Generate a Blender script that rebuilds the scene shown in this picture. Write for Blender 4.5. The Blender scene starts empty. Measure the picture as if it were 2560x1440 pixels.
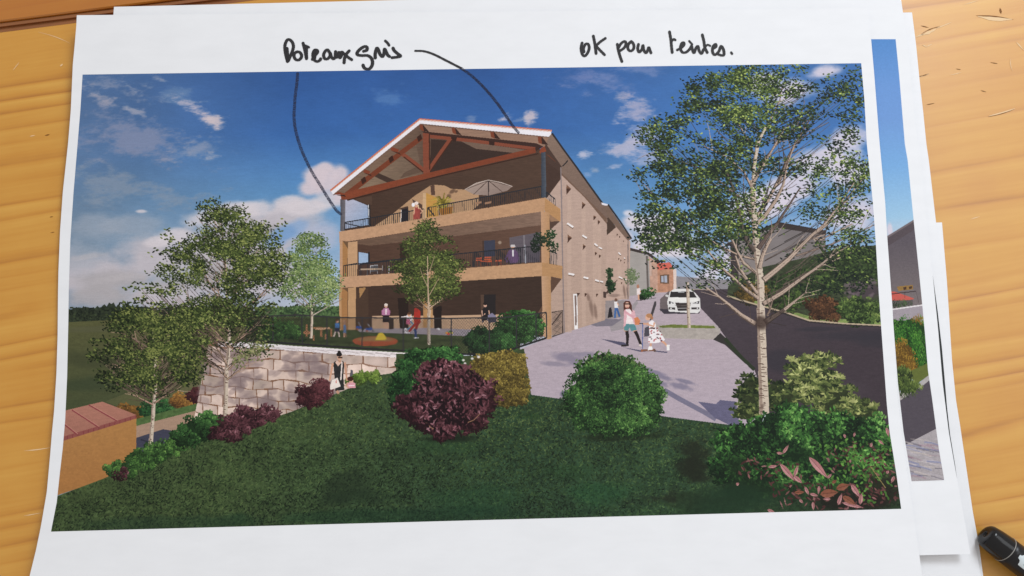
import bpy, math, random
import numpy as np
from mathutils import Vector, Matrix

random.seed(7)
rng = np.random.default_rng(7)
scene = bpy.context.scene
col = scene.collection

# ------------------------------------------------------------------ camera
F_PX, PW, PH = 1950.0, 2560.0, 1440.0
CAM_ROT = Vector((0.1527, -0.0183, -0.0207))          # axis * angle
CAM_LOC = Vector((0.0092, -0.0619, 0.3936))
CAM_R = Matrix.Rotation(CAM_ROT.length, 3, CAM_ROT.normalized())
cam_data = bpy.data.cameras.new('camera')
cam_data.sensor_width = 36.0
cam_data.lens = 36.0 * F_PX / PW
cam_data.clip_start, cam_data.clip_end = 0.01, 50.0
cam = bpy.data.objects.new('camera', cam_data)
cam.matrix_world = Matrix.Translation(CAM_LOC) @ CAM_R.to_4x4()
col.objects.link(cam)
scene.camera = cam

# ------------------------------------------------------------------ light
world = bpy.data.worlds.new('World')
scene.world = world
world.use_nodes = True
bg = world.node_tree.nodes['Background']
bg.inputs['Color'].default_value = (1.0, 0.965, 0.94, 1)
bg.inputs['Strength'].default_value = 0.55


def area(name, loc, target, sx, sy, power, color):
    ld = bpy.data.lights.new(name, 'AREA')
    ld.shape = 'RECTANGLE'
    ld.size, ld.size_y = sx, sy
    ld.energy = power
    ld.color = color
    o = bpy.data.objects.new(name, ld)
    o.location = loc
    o.rotation_euler = (Vector(target) - Vector(loc)).to_track_quat('-Z', 'Y').to_euler()
    col.objects.link(o)
    return o


area('window_light', (0.72, 1.0, 1.15), (0.05, 0.0, 0.0), 0.60, 0.50, 16.0, (0.87, 0.935, 1.0))
area('side_sheen_light', (1.15, 0.30, 1.45), (0.05, 0.0, 0.0), 0.9, 0.8, 5.5, (0.90, 0.95, 1.0))  # added overhead light, gives the right side of the wood its sheen
scene.view_settings.view_transform = 'Standard'
scene.view_settings.look = 'None'
scene.view_settings.exposure = 0.0
scene.view_settings.gamma = 1.0


# ------------------------------------------------------------------ helpers
def ray_point(px, py, z):
    """point at height z that was measured at (px, py) in the reference"""
    d = CAM_R @ Vector(((px - PW / 2) / F_PX, -(py - PH / 2) / F_PX, -1.0))
    t = (z - CAM_LOC.z) / d.z
    return CAM_LOC + d * t


def curl(y, amount=0.0042):
    return amount * (abs(y) / 0.115) ** 1.9


def sheet_point(px, py, base, amount=0.0042):
    z = base
    for _ in range(4):
        p = ray_point(px, py, z)
        z = base + curl(p.y, amount)
    return ray_point(px, py, z)


def mat(name, color, rough=0.5, spec=0.3):
    m = bpy.data.materials.new(name)
    m.use_nodes = True
    b = m.node_tree.nodes['Principled BSDF']
    b.inputs['Base Color'].default_value = (*color, 1)
    b.inputs['Roughness'].default_value = rough
    b.inputs['Specular IOR Level'].default_value = spec
    return m


def N(m, typ, **kw):
    n = m.node_tree.nodes.new(typ)
    for k, v in kw.items():
        setattr(n, k, v)
    return n


def L(m, a, ao, b, bi):
    m.node_tree.links.new(a.outputs[ao], b.inputs[bi])


def mesh_obj(name, verts, faces, material, parent=None, smooth=False):
    me = bpy.data.meshes.new(name)
    me.from_pydata([tuple(v) for v in verts], [], [tuple(f) for f in faces])
    me.update()
    if smooth:
        me.polygons.foreach_set('use_smooth', [True] * len(me.polygons))
    o = bpy.data.objects.new(name, me)
    if material:
        me.materials.append(material)
    col.objects.link(o)
    if parent is not None:
        o.parent = parent
    return o


def tag(o, label=None, cat=None, group=None, kind=None):
    for k, v in (('label', label), ('category', cat), ('group', group), ('kind', kind)):
        if v:
            o[k] = v
    return o


def pl(poly, ys):
    a = np.array(poly, float)
    return np.interp(ys, a[:, 1], a[:, 0])


# ------------------------------------------------------------------ materials of the setting
def wood_material(name, dark, mid, light, angle, offset=0.0):
    m = mat(name, mid, 0.38, 0.80)
    b = m.node_tree.nodes['Principled BSDF']
    tc = N(m, 'ShaderNodeTexCoord')
    rot = N(m, 'ShaderNodeMapping')
    rot.inputs['Rotation'].default_value = (0, 0, -angle)
    rot.inputs['Location'].default_value = (offset, offset * 1.7, 0)
    L(m, tc, 'Object', rot, 'Vector')
    # slow warp of the rings
    st = N(m, 'ShaderNodeMapping')
    st.inputs['Scale'].default_value = (0.7, 5.0, 1.0)
    L(m, rot, 'Vector', st, 'Vector')
    n1 = N(m, 'ShaderNodeTexNoise')
    n1.inputs['Scale'].default_value = 1.5
    n1.inputs['Detail'].default_value = 2.5
    n1.inputs['Roughness'].default_value = 0.45
    L(m, st, 'Vector', n1, 'Vector')
    sep = N(m, 'ShaderNodeSeparateXYZ')
    L(m, rot, 'Vector', sep, 'Vector')
    stw = N(m, 'ShaderNodeMapping')
    stw.inputs['Scale'].default_value = (1.3, 30.0, 1.0)
    stw.inputs['Location'].default_value = (4.7, 1.3, 0.0)
    L(m, rot, 'Vector', stw, 'Vector')
    nw = N(m, 'ShaderNodeTexNoise')
    nw.inputs['Scale'].default_value = 1.0
    nw.inputs['Detail'].default_value = 1.5
    L(m, stw, 'Vector', nw, 'Vector')
    addw = N(m, 'ShaderNodeMath', operation='MULTIPLY_ADD')
    addw.inputs[1].default_value = 0.034
    L(m, nw, 'Fac', addw, 0)
    L(m, sep, 'Y', addw, 2)
    add = N(m, 'ShaderNodeMath', operation='MULTIPLY_ADD')
    add.inputs[1].default_value = 0.055
    L(m, n1, 'Fac', add, 0)
    L(m, addw, 'Value', add, 2)
    mul = N(m, 'ShaderNodeMath', operation='MULTIPLY')
    mul.inputs[1].default_value = 104.0
    L(m, add, 'Value', mul, 0)
    fr = N(m, 'ShaderNodeMath', operation='FRACT')
    L(m, mul, 'Value', fr, 0)
    ring = N(m, 'ShaderNodeValToRGB')
    cr = ring.color_ramp
    cr.elements[0].position = 0.0
    cr.elements[0].color = (0.12, 0.12, 0.12, 1)
    cr.elements[1].position = 1.0
    cr.elements[1].color = (0.02, 0.02, 0.02, 1)
    for p_, v_ in ((0.16, 0.42), (0.5, 0.78), (0.74, 0.92), (0.9, 0.55), (0.97, 0.1)):
        e = cr.elements.new(p_)
        e.color = (v_, v_, v_, 1)
    L(m, fr, 'Value', ring, 'Fac')
    # strength of the rings varies from place to place
    st2 = N(m, 'ShaderNodeMapping')
    st2.inputs['Scale'].default_value = (2.2, 38.0, 1.0)
    L(m, rot, 'Vector', st2, 'Vector')
    n2 = N(m, 'ShaderNodeTexNoise')
    n2.inputs['Scale'].default_value = 1.3
    n2.inputs['Detail'].default_value = 3.0
    L(m, st2, 'Vector', n2, 'Vector')
    n2r = N(m, 'ShaderNodeMapRange')
    n2r.inputs['From Min'].default_value = 0.40
    n2r.inputs['From Max'].default_value = 0.66
    n2r.inputs['To Min'].default_value = 0.02
    n2r.inputs['To Max'].default_value = 0.85
    L(m, n2, 'Fac', n2r, 'Value')
    mixr = N(m, 'ShaderNodeMix', data_type='FLOAT')
    mixr.inputs[2].default_value = 0.62
    L(m, n2r, 'Result', mixr, 0)
    L(m, ring, 'Color', mixr, 3)
    # fine fibres
    st3 = N(m, 'ShaderNodeMapping')
    st3.inputs['Scale'].default_value = (28.0, 620.0, 1.0)
    L(m, rot, 'Vector', st3, 'Vector')
    n3 = N(m, 'ShaderNodeTexNoise')
    n3.inputs['Scale'].default_value = 1.0
    n3.inputs['Detail'].default_value = 4.0
    L(m, st3, 'Vector', n3, 'Vector')
    # blotches of the varnish
    n4 = N(m, 'ShaderNodeTexNoise')
    n4.inputs['Scale'].default_value = 24.0
    n4.inputs['Detail'].default_value = 4.0
    L(m, rot, 'Vector', n4, 'Vector')
    f3 = N(m, 'ShaderNodeMath', operation='MULTIPLY_ADD')
    f3.inputs[1].default_value = 0.30
    L(m, n3, 'Fac', f3, 0)
    L(m, mixr, 0, f3, 2)
    f4 = N(m, 'ShaderNodeMath', operation='MULTIPLY_ADD')
    f4.inputs[1].default_value = 0.50
    L(m, n4, 'Fac', f4, 0)
    L(m, f3, 'Value', f4, 2)
    f5 = N(m, 'ShaderNodeMath', operation='SUBTRACT')
    f5.inputs[1].default_value = 0.40
    L(m, f4, 'Value', f5, 0)
    ramp = N(m, 'ShaderNodeValToRGB')
    r = ramp.color_ramp
    r.elements[0].color = (*dark, 1)
    r.elements[1].color = (*light, 1)
    e = r.elements.new(0.5)
    e.color = (*mid, 1)
    L(m, f5, 'Value', ramp, 'Fac')
    L(m, ramp, 'Color', b, 'Base Color')
    bump = N(m, 'ShaderNodeBump')
    bump.inputs['Strength'].default_value = 0.10
    bump.inputs['Distance'].default_value = 0.0006
    L(m, f4, 'Value', bump, 'Height')
    L(m, bump, 'Normal', b, 'Normal')
    rr = N(m, 'ShaderNodeMapRange')
    rr.inputs['To Min'].default_value = 0.36
    rr.inputs['To Max'].default_value = 0.50
    L(m, n4, 'Fac', rr, 'Value')
    L(m, rr, 'Result', b, 'Roughness')
    return m


GROOVE_A = ray_point(0, 80, 0)
GROOVE_B = ray_point(575, 7, 0)
GDIR = (GROOVE_B - GROOVE_A).normalized()
GANG = math.atan2(GDIR.y, GDIR.x)
GNRM = Vector((-GDIR.y, GDIR.x, 0))
pine = wood_material('varnished_pine', (0.37, 0.124, 0.008), (0.575, 0.250, 0.024), (0.69, 0.37, 0.060), GANG + 0.03)
pine_rear = wood_material('varnished_pine_rear', (0.36, 0.100, 0.006), (0.44, 0.142, 0.009), (0.50, 0.19, 0.016), GANG + 0.02, 0.37)
pine_dark = wood_material('dark_groove_wood', (0.13, 0.036, 0.007), (0.24, 0.078, 0.016), (0.34, 0.125, 0.03), GANG, 0.9)  # darker brown wood tone inside the groove


def paper_material(name, tint=(0.83, 0.83, 0.845)):
    m = mat(name, tint, 0.62, 0.22)
    b = m.node_tree.nodes['Principled BSDF']
    tc = N(m, 'ShaderNodeTexCoord')
    n = N(m, 'ShaderNodeTexNoise')
    n.inputs['Scale'].default_value = 900.0
    n.inputs['Detail'].default_value = 5.0
    L(m, tc, 'Object', n, 'Vector')
    mp = N(m, 'ShaderNodeMapping')
    mp.inputs['Scale'].default_value = (60, 160, 60)
    L(m, tc, 'Object', mp, 'Vector')
    n2 = N(m, 'ShaderNodeTexNoise')
    n2.inputs['Scale'].default_value = 1.0
    n2.inputs['Detail'].default_value = 6.0
    L(m, mp, 'Vector', n2, 'Vector')
    ramp = N(m, 'ShaderNodeValToRGB')
    ramp.color_ramp.elements[0].position = 0.25
    ramp.color_ramp.elements[1].position = 0.75
    ramp.color_ramp.elements[0].color = (tint[0] * .955, tint[1] * .955, tint[2] * .955, 1)
    ramp.color_ramp.elements[1].color = (*tint, 1)
    L(m, n2, 'Fac', ramp, 'Fac')
    L(m, ramp, 'Color', b, 'Base Color')
    bump = N(m, 'ShaderNodeBump')
    bump.inputs['Strength'].default_value = 0.12
    bump.inputs['Distance'].default_value = 0.0001
    L(m, n, 'Fac', bump, 'Height')
    bump2 = N(m, 'ShaderNodeBump')
    bump2.inputs['Strength'].default_value = 0.25
    bump2.inputs['Distance'].default_value = 0.0006
    n5 = N(m, 'ShaderNodeTexNoise')
    n5.inputs['Scale'].default_value = 22.0
    n5.inputs['Detail'].default_value = 2.0
    L(m, tc, 'Object', n5, 'Vector')
    L(m, n5, 'Fac', bump2, 'Height')
    L(m, bump, 'Normal', bump2, 'Normal')
    L(m, bump2, 'Normal', b, 'Normal')
    return m


paper = paper_material('white_printer_paper')

# ------------------------------------------------------------------ table
table = bpy.data.objects.new('wooden_table', None)
col.objects.link(table)
tag(table, 'varnished orange pine table top with a dark groove and scratches', 'table', kind='thing')
CENTER = (GROOVE_A + GROOVE_B) * 0.5


def board(name, material, d0, d1, z0, z1, bevel=0.0):
    """board running along the groove, between the distances d0 and d1 across it"""
    l0, l1 = -0.75, 0.95
    prof = [(d0, z0), (d0, z1 - bevel), (d0 + bevel, z1), (d1 - bevel, z1), (d1, z1 - bevel), (d1, z0)]
    if bevel == 0:
        prof = [(d0, z0), (d0, z1), (d1, z1), (d1, z0)]
    vs, n = [], len(prof)
    for s in (l0, l1):
        for d, z in prof:
            p = CENTER + GDIR * s + GNRM * d
            vs.append((p.x, p.y, z))
    fs = [(i, (i + 1) % n, n + (i + 1) % n, n + i) for i in range(n)]
    fs += [tuple(range(n - 1, -1, -1)), tuple(range(n, 2 * n))]
    return mesh_obj(name, vs, fs, material, table)


board('tabletop_board', pine, -0.62, 0.0, -0.028, 0.0, 0.0006)
board('tabletop_board', pine_rear, 0.0062, 0.30, -0.028, 0.0, 0.0006)
board('groove_strip', pine_dark, 0.0004, 0.0058, -0.020, -0.0030)
board('groove_lip', pine_dark, 0.0040, 0.0059, -0.0029, -0.0016)

scar_pale = mat('bare_splintered_pine', (0.78, 0.55, 0.32), 0.7, 0.2)
scar_dark = mat('dark_scratch_in_varnish', (0.20, 0.075, 0.014), 0.6, 0.2)


def scratch(x0, y0, x1, y1, w, material, bend=0.0, seed=0):
    r = random.Random(seed + int(x0))
    n, vs, fs = 7, [], []
    for i in range(n):
        t = i / (n - 1)
        b_ = bend * math.sin(t * math.pi)
        x, y = x0 + (x1 - x0) * t, y0 + (y1 - y0) * t
        dx, dy = x1 - x0, y1 - y0
        ln = math.hypot(dx, dy)
        nx, ny = -dy / ln, dx / ln
        hw = 0.5 * w * math.sin(math.pi * (0.06 + 0.88 * t)) * r.uniform(0.6, 1.2)
        for s in (-1, 1):
            p = ray_point(x + nx * (b_ + s * hw), y + ny * (b_ + s * hw), 0.00012)
            vs.append(p)
    for i in range(n - 1):
        fs.append((2 * i, 2 * i + 1, 2 * i + 3, 2 * i + 2))
    mesh_obj('scratch', vs, fs, material, table)


for k, a in enumerate([
    (2300, 88, 2340, 72, 7, 0, 2), (2338, 72, 2378, 56, 3, 0, 0), (2302, 86, 2350, 66, 2.5, 1, -3),
    (2445, 41, 2530, 48, 9, 0, 3), (2440, 39, 2534, 49, 3, 1, -3), (2288, 93, 2312, 84, 4, 0, 0),
    (2306, 112, 2318, 118, 2.5, 0, 0), (2316, 117, 2330, 110, 2.5, 0, 0), (2302, 64, 2322, 69, 2, 1, 0),
    (2408, 12, 2446, 1, 2, 0, 0), (2298, 191, 2322, 184, 3, 1, 1), (2300, 192, 2324, 184, 2, 0, 1),
    (2375, 188, 2404, 181, 2.5, 0, 0), (2476, 156, 2494, 159, 2, 1, 0), (2452, 226, 2466, 230, 2, 1, 0),
    (2472, 290, 2538, 271, 4, 0, 1), (2470, 292, 2536, 273, 2, 1, 2), (2540, 104, 2560, 126, 3, 0, 0),
    (2500, 20, 2503, 34, 5, 1, 0), (2526, 146, 2531, 178, 2, 0, 2), (2316, 262, 2336, 258, 2, 1, 0),
    (2390, 172, 2402, 174, 2, 1, 0), (2426, 548, 2450, 541, 2, 0, 0),
    (95, 80, 175, 108, 1.6, 0, -3), (32, 176, 48, 156, 1.6, 0, 0), (150, 166, 157, 160, 3.5, 0, 0),
    (74, 341, 88, 338, 2, 0, 0), (112, 339, 124, 336, 2.5, 1, 0), (60, 1127, 126, 1119, 2.5, 0, 1),
    (58, 1290, 104, 1282, 2, 0, 0), (124, 543, 133, 541, 2, 1, 0), (126, 582, 136, 580, 2, 1, 0),
]):
    scratch(*a[:5], scar_dark if a[5] else scar_pale, a[6], k)


# ------------------------------------------------------------------ sheets of paper
def sheet(name, left, right, base, label, amount=0.0042, lift=None, rows=150, cols=24):
    ya0, ya1 = left[0][1], left[-1][1]
    yb0, yb1 = right[0][1], right[-1][1]
    vs, fs = [], []
    for i in range(rows + 1):
        t = i / rows
        yl, yr = ya0 + (ya1 - ya0) * t, yb0 + (yb1 - yb0) * t
        xl, xr = float(pl(left, yl)), float(pl(right, yr))
        for j in range(cols + 1):
            s = j / cols
            p = sheet_point(xl + (xr - xl) * s, yl + (yr - yl) * s, base, amount)
            if lift:
                dz = lift(s, t)
                p = sheet_point(xl + (xr - xl) * s, yl + (yr - yl) * s, base + dz, amount)
            vs.append(p)
    for i in range(rows):
        for j in range(cols):
            a = i * (cols + 1) + j
            fs.append((a, a + cols + 1, a + cols + 2, a + 1))
    o = mesh_obj(name, vs, fs, paper, None)
    sol = o.modifiers.new('thickness', 'SOLIDIFY')
    sol.thickness = 0.00011
    sol.offset = -1
    tag(o, label, 'paper sheet', 'printed sheets stacked on the table')
    return o


A_LEFT = [(192, 38), (191, 62), (186, 120), (182, 162), (177, 275), (170, 360), (157, 480), (150, 580), (146, 680), (145, 730),
          (144, 840), (141, 935), (135, 1030), (130, 1080), (126, 1130), (117, 1230), (102, 1317), (90, 1375), (74, 1440), (67, 1475)]
A_RIGHT = [(2170, 20), (2174, 60), (2178, 100), (2186, 190), (2198, 345), (2203, 400), (2213, 505), (2218, 590), (2226, 700), (2231, 765),
           (2236, 860), (2243, 985), (2253, 1075), (2271, 1202), (2290, 1330), (2299, 1391), (2305, 1440), (2309, 1475)]
B_LEFT = [(285, 17), (270, 200), (250, 700), (215, 1200), (200, 1440)]
B_RIGHT = [(2248, -30), (2253, 0), (2272, 135), (2290, 325), (2303, 400), (2308, 475), (2320, 580), (2332, 690), (2345, 820), (2357, 960),
           (2372, 1080), (2393, 1200), (2413, 1310), (2426, 1385)]
C_LEFT = [(310, 60), (300, 700), (280, 1510)]
C_RIGHT = [(2280, 31), (2290, 110), (2300, 210), (2308, 280), (2316, 360), (2322, 400), (2340, 555), (2356, 700), (2366, 800), (2377, 920),
           (2387, 1030), (2409, 1191), (2424, 1290), (2440, 1370), (2452, 1440), (2460, 1500)]
D_LEFT = [(1400, 575), (1400, 1000), (1400, 1540)]
D_RIGHT = [(2355, 556), (2367, 700), (2371, 760), (2380, 900), (2390, 1000), (2400, 1062), (2419, 1191), (2432, 1279), (2447, 1360), (2458, 1440), (2468, 1510)]


def smooth01(x, a, b):
    x = min(1.0, max(0.0, (x - a) / (b - a)))
    return x * x * (3 - 2 * x)


BASE_A, BASE_B, BASE_C, BASE_D = 0.0030, 0.0016, 0.0010, 0.0005
sheet_a = sheet('paper_sheet', A_LEFT, A_RIGHT, BASE_A, 'topmost sheet with large house picture and handwritten black notes')
sheet_b = sheet('paper_sheet', B_LEFT, B_RIGHT, BASE_B, 'second sheet showing a narrow picture strip of sky and grey house',
                lift=lambda s, t: 0.0008 * smooth01(s, 0.93, 1.0) * smooth01(t, 0.3, 0.6))
sheet_c = sheet('paper_sheet', C_LEFT, C_RIGHT, BASE_C, 'third blank sheet edge with its upper right corner sticking out near top', amount=0.0012)
sheet_d = sheet('paper_sheet', D_LEFT, D_RIGHT, BASE_D, 'lowest blank sheet with its corner sticking out halfway down the right side', amount=0.0008)


# ------------------------------------------------------------------ the printed picture: a small ink painter
CW, CH = 2048, 1152
PRINT_L = [(206.5, 186.5), (201, 275), (194, 360), (184, 480), (176, 600), (172, 730), (171, 800), (168, 940), (163, 1050), (157, 1120),
           (150, 1180), (142, 1255), (127.5, 1329)]
PRINT_R = [(2153, 158), (2161, 250), (2167, 360), (2182, 505), (2189, 600), (2197, 735), (2206, 860), (2217, 1010), (2224, 1080), (2241, 1185), (2253, 1272)]
KP = 2126.0 / 1947.0


def edge_curve(poly, w):
    a = np.array(poly, float)
    ww = (a[:, 1] - a[0, 1]) / (a[-1, 1] - a[0, 1])
    return np.interp(w, ww, a[:, 0])


def to_print(px, py):
    """reference pixel -> (s, v) on the printed rectangle"""
    px, py = np.asarray(px, float), np.asarray(py, float)
    s = (px - 170) / 2030
    w = None
    for _ in range(4):
        yt = 186.5 + (158 - 186.5) * s
        yb = 1329 + (1272 - 1329) * s
        w = (py - yt) / (yb - yt)
        l, r = edge_curve(PRINT_L, w), edge_curve(PRINT_R, w)
        s = (px - l) / (r - l)
    v = w * KP / (1 - w + w * KP)
    return s, v


def from_print(s, v):
    w = v / (v + KP * (1 - v))
    l, r = edge_curve(PRINT_L, w), edge_curve(PRINT_R, w)
    yt = 186.5 + (158 - 186.5) * s
    yb = 1329 + (1272 - 1329) * s
    return l + (r - l) * s, yt + (yb - yt) * w


C = np.zeros((CH, CW, 3), np.float32)
ID = np.zeros((CH, CW), np.int16)
THINGS = [('printed_sky', 'printed blue sky with pale clouds')]
CUR = 0


def begin(name, label=None):
    global CUR
    THINGS.append((name, label))
    CUR = len(THINGS) - 1


def again(i):
    global CUR
    CUR = i


def M(pts):
    a = np.array(pts, float).reshape(-1, 2)
    s, v = to_print(a[:, 0], a[:, 1])
    return np.stack([s * CW, v * CH], 1)


def smooth_noise(h, w, cy, cx, seed):
    g = np.random.default_rng(seed).random((int(h / cy) + 3, int(w / cx) + 3)).astype(np.float32)
    y, x = np.arange(h) / cy, np.arange(w) / cx
    yi, xi = y.astype(int), x.astype(int)
    fy, fx = (y - yi).astype(np.float32), (x - xi).astype(np.float32)
    fy, fx = fy * fy * (3 - 2 * fy), fx * fx * (3 - 2 * fx)
    a = g[yi] * (1 - fy)[:, None] + g[yi + 1] * fy[:, None]
    return a[:, xi] * (1 - fx) + a[:, xi + 1] * fx


def fbm(cy, cx, octv, seed, gain=0.55):
    out = np.zeros((CH, CW), np.float32)
    amp, tot = 1.0, 0.0
    for o in range(octv):
        out += amp * smooth_noise(CH, CW, max(cy / 2 ** o, 1.0), max(cx / 2 ** o, 1.0), seed + o)
        tot += amp
        amp *= gain
    return out / tot


NZ_BIG = fbm(150, 220, 5, 11)
NZ_CLOUD = fbm(90, 150, 6, 21, 0.6)
NZ_WISP = fbm(26, 60, 5, 71, 0.68)
NZ_MID = fbm(34, 40, 4, 31)
NZ_FINE = fbm(5, 6, 2, 41, 0.7)
NZ_STREAK = fbm(2.2, 12, 2, 51, 0.6)
NZ_PIX = np.random.default_rng(61).random((CH, CW)).astype(np.float32)
YY, XX = np.mgrid[0:CH, 0:CW].astype(np.float32)
GRAIN = (NZ_STREAK - .5) * 0.30 + (NZ_PIX - .5) * 0.35 + (NZ_FINE - .5) * .3


def poly_mask(P):
    x0, x1 = int(max(0, math.floor(P[:, 0].min()))), int(min(CW, math.ceil(P[:, 0].max()) + 1))
    y0, y1 = int(max(0, math.floor(P[:, 1].min()))), int(min(CH, math.ceil(P[:, 1].max()) + 1))
    if x1 <= x0 or y1 <= y0:
        return None
    h, w = y1 - y0, x1 - x0
    tog = np.zeros((h, w + 1), np.int32)
    n = len(P)
    for i in range(n):
        (ax, ay), (bx, by) = P[i], P[(i + 1) % n]
        if ay == by:
            continue
        if ay > by:
            ax, ay, bx, by = bx, by, ax, ay
        r0, r1 = max(y0, math.ceil(ay - .5)), min(y1, math.ceil(by - .5))
        if r1 <= r0:
            continue
        ys = np.arange(r0, r1)
        xs = ax + (ys + .5 - ay) * (bx - ax) / (by - ay)
        ix = np.clip(np.ceil(xs - .5).astype(int) - x0, 0, w)
        np.add.at(tog, (ys - y0, ix), 1)
    m = (np.cumsum(tog, 1)[:, :w] & 1).astype(bool)
    return (slice(y0, y1), slice(x0, x1)), m


def paint(sl, m, colr, tex=0.05, noise=None, alpha=1.0, mark=True):
    nz = (GRAIN if noise is None else noise)[sl][m]
    c = np.asarray(colr, np.float32)
    c = c if c.ndim == 2 else c[None]
    v = c * (1 + tex * 2 * nz)[:, None]
    C[sl][m] = v if alpha >= 1 else C[sl][m] * (1 - alpha) + v * alpha
    if mark:
        ID[sl][m] = CUR


def fill(pts, colr, tex=0.05, to=None, ax=None, alpha=1.0, noise=None, mark=True):
    """polygon in reference pixels; optional gradient from colr (at ax[0]) to `to` (at ax[1])"""
    P = M(pts)
    r = poly_mask(P)
    if r is None:
        return
    sl, m = r
    c = np.array(colr, np.float32)
    if to is not None:
        a, b = M([ax[0], ax[1]])
        d = b - a
        t = ((XX[sl][m] - a[0]) * d[0] + (YY[sl][m] - a[1]) * d[1]) / (d @ d)
        t = np.clip(t, 0, 1)[:, None]
        c = c * (1 - t) + np.array(to, np.float32) * t
    paint(sl, m, c, tex, noise, alpha, mark)


def line(pts, colr, w, tex=0.04, alpha=1.0, w2=None, mark=True):
    """polyline with width w (reference px), tapering to w2"""
    P = M(pts)
    w2 = w if w2 is None else w2
    n = len(P)
    d = np.gradient(P, axis=0) if n > 2 else np.repeat((P[1:] - P[:1]), n, 0)
    ln = np.maximum(np.hypot(d[:, 0], d[:, 1]), 1e-6)
    nx, ny = -d[:, 1] / ln, d[:, 0] / ln
    hw = np.linspace(w, w2, n) / 2
    A = np.stack([P[:, 0] + nx * hw, P[:, 1] + ny * hw], 1)
    B = np.stack([P[:, 0] - nx * hw, P[:, 1] - ny * hw], 1)
    r = poly_mask(np.concatenate([A, B[::-1]]))
    if r is None:
        return
    paint(r[0], r[1], colr, tex, None, alpha, mark)


def soft(cx, cy, rx, ry, colr, alpha=1.0, ang=0.0, rag=0.5, noise=None, power=1.0, mark=False, sharp=1.6):
    """soft noisy ellipse blended over the print"""
    noise = NZ_CLOUD if noise is None else noise
    c = M([(cx, cy)])[0]
    R = max(rx, ry) * 1.5
    y0, y1, x0, x1 = [int(v) for v in (max(0, c[1] - R), min(CH, c[1] + R), max(0, c[0] - R), min(CW, c[0] + R))]
    if y1 <= y0 or x1 <= x0:
        return
    sl = (slice(y0, y1), slice(x0, x1))
    dx, dy = XX[sl] - c[0], YY[sl] - c[1]
    ca, sa = math.cos(ang), math.sin(ang)
    u, v = (dx * ca + dy * sa) / rx, (-dx * sa + dy * ca) / ry
    q = 1 - np.sqrt(u * u + v * v) + rag * (noise[sl] - .5) * 2
    a = np.clip(q * sharp * power, 0, 1)
    a = (a * a * (3 - 2 * a) * alpha)[..., None]
    C[sl] = C[sl] * (1 - a) + np.array(colr, np.float32) * a
    if mark:
        ID[sl][a[..., 0] > .4] = CUR


def leaves(xy, ln, wd, ang, colr, mark=True):
    """stamp many leaf shaped spots; xy in reference px; later ones lie on top"""
    P = M(xy)
    n = len(P)
    ln, wd, ang = (np.broadcast_to(np.asarray(a, np.float32), (n,)) for a in (ln, wd, ang))
    colr = np.broadcast_to(np.asarray(colr, np.float32), (n, 3))
    K = int(math.ceil(float(ln.max()) / 2)) + 1
    oy, ox = np.mgrid[-K:K + 1, -K:K + 1]
    ox, oy = ox.ravel(), oy.ravel()
    for a in range(0, n, 6000):
        b = min(n, a + 6000)
        p = P[a:b]
        ix, iy = np.round(p[:, 0]).astype(int), np.round(p[:, 1]).astype(int)
        gx, gy = ix[:, None] + ox, iy[:, None] + oy
        dx, dy = gx - p[:, :1], gy - p[:, 1:]
        ca, sa = np.cos(ang[a:b])[:, None], np.sin(ang[a:b])[:, None]
        u = (dx * ca + dy * sa) / (ln[a:b, None] / 2)
        v = (-dx * sa + dy * ca) / (wd[a:b, None] / 2)
        ok = (np.abs(v) + u * u * 0.9 < 1.0) & (gx >= 0) & (gx < CW) & (gy >= 0) & (gy < CH)
        who = np.nonzero(ok)
        C[gy[who], gx[who]] = colr[a:b][who[0]]
        if mark:
            ID[gy[who], gx[who]] = CUR


def pick(pal, t, jit=0.08):
    """palette lookup with jitter; t in 0..1"""
    pal = np.array(pal, np.float32)
    t = np.clip(t, 0, 1) * (len(pal) - 1)
    i = np.minimum(t.astype(int), len(pal) - 2)
    f = (t - i)[:, None]
    c = pal[i] * (1 - f) + pal[i + 1] * f
    return c * (1 + rng.normal(0, jit, (len(c), 1)))


def at_noise(nz, P):
    ix = np.clip(P[:, 0].astype(int), 0, CW - 1)
    iy = np.clip(P[:, 1].astype(int), 0, CH - 1)
    return nz[iy, ix]


def blob_points(blobs, n):
    """points in a union of ellipses (cx, cy, rx, ry[, weight])"""
    w = np.array([b[2] * b[3] * (b[4] if len(b) > 4 else 1) for b in blobs], float)
    k = rng.choice(len(blobs), n, p=w / w.sum())
    b = np.array([bb[:4] for bb in blobs], float)[k]
    r, a = np.sqrt(rng.random(n)), rng.random(n) * 2 * math.pi
    return np.stack([b[:, 0] + b[:, 2] * r * np.cos(a), b[:, 1] + b[:, 3] * r * np.sin(a)], 1), k, r, a


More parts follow.
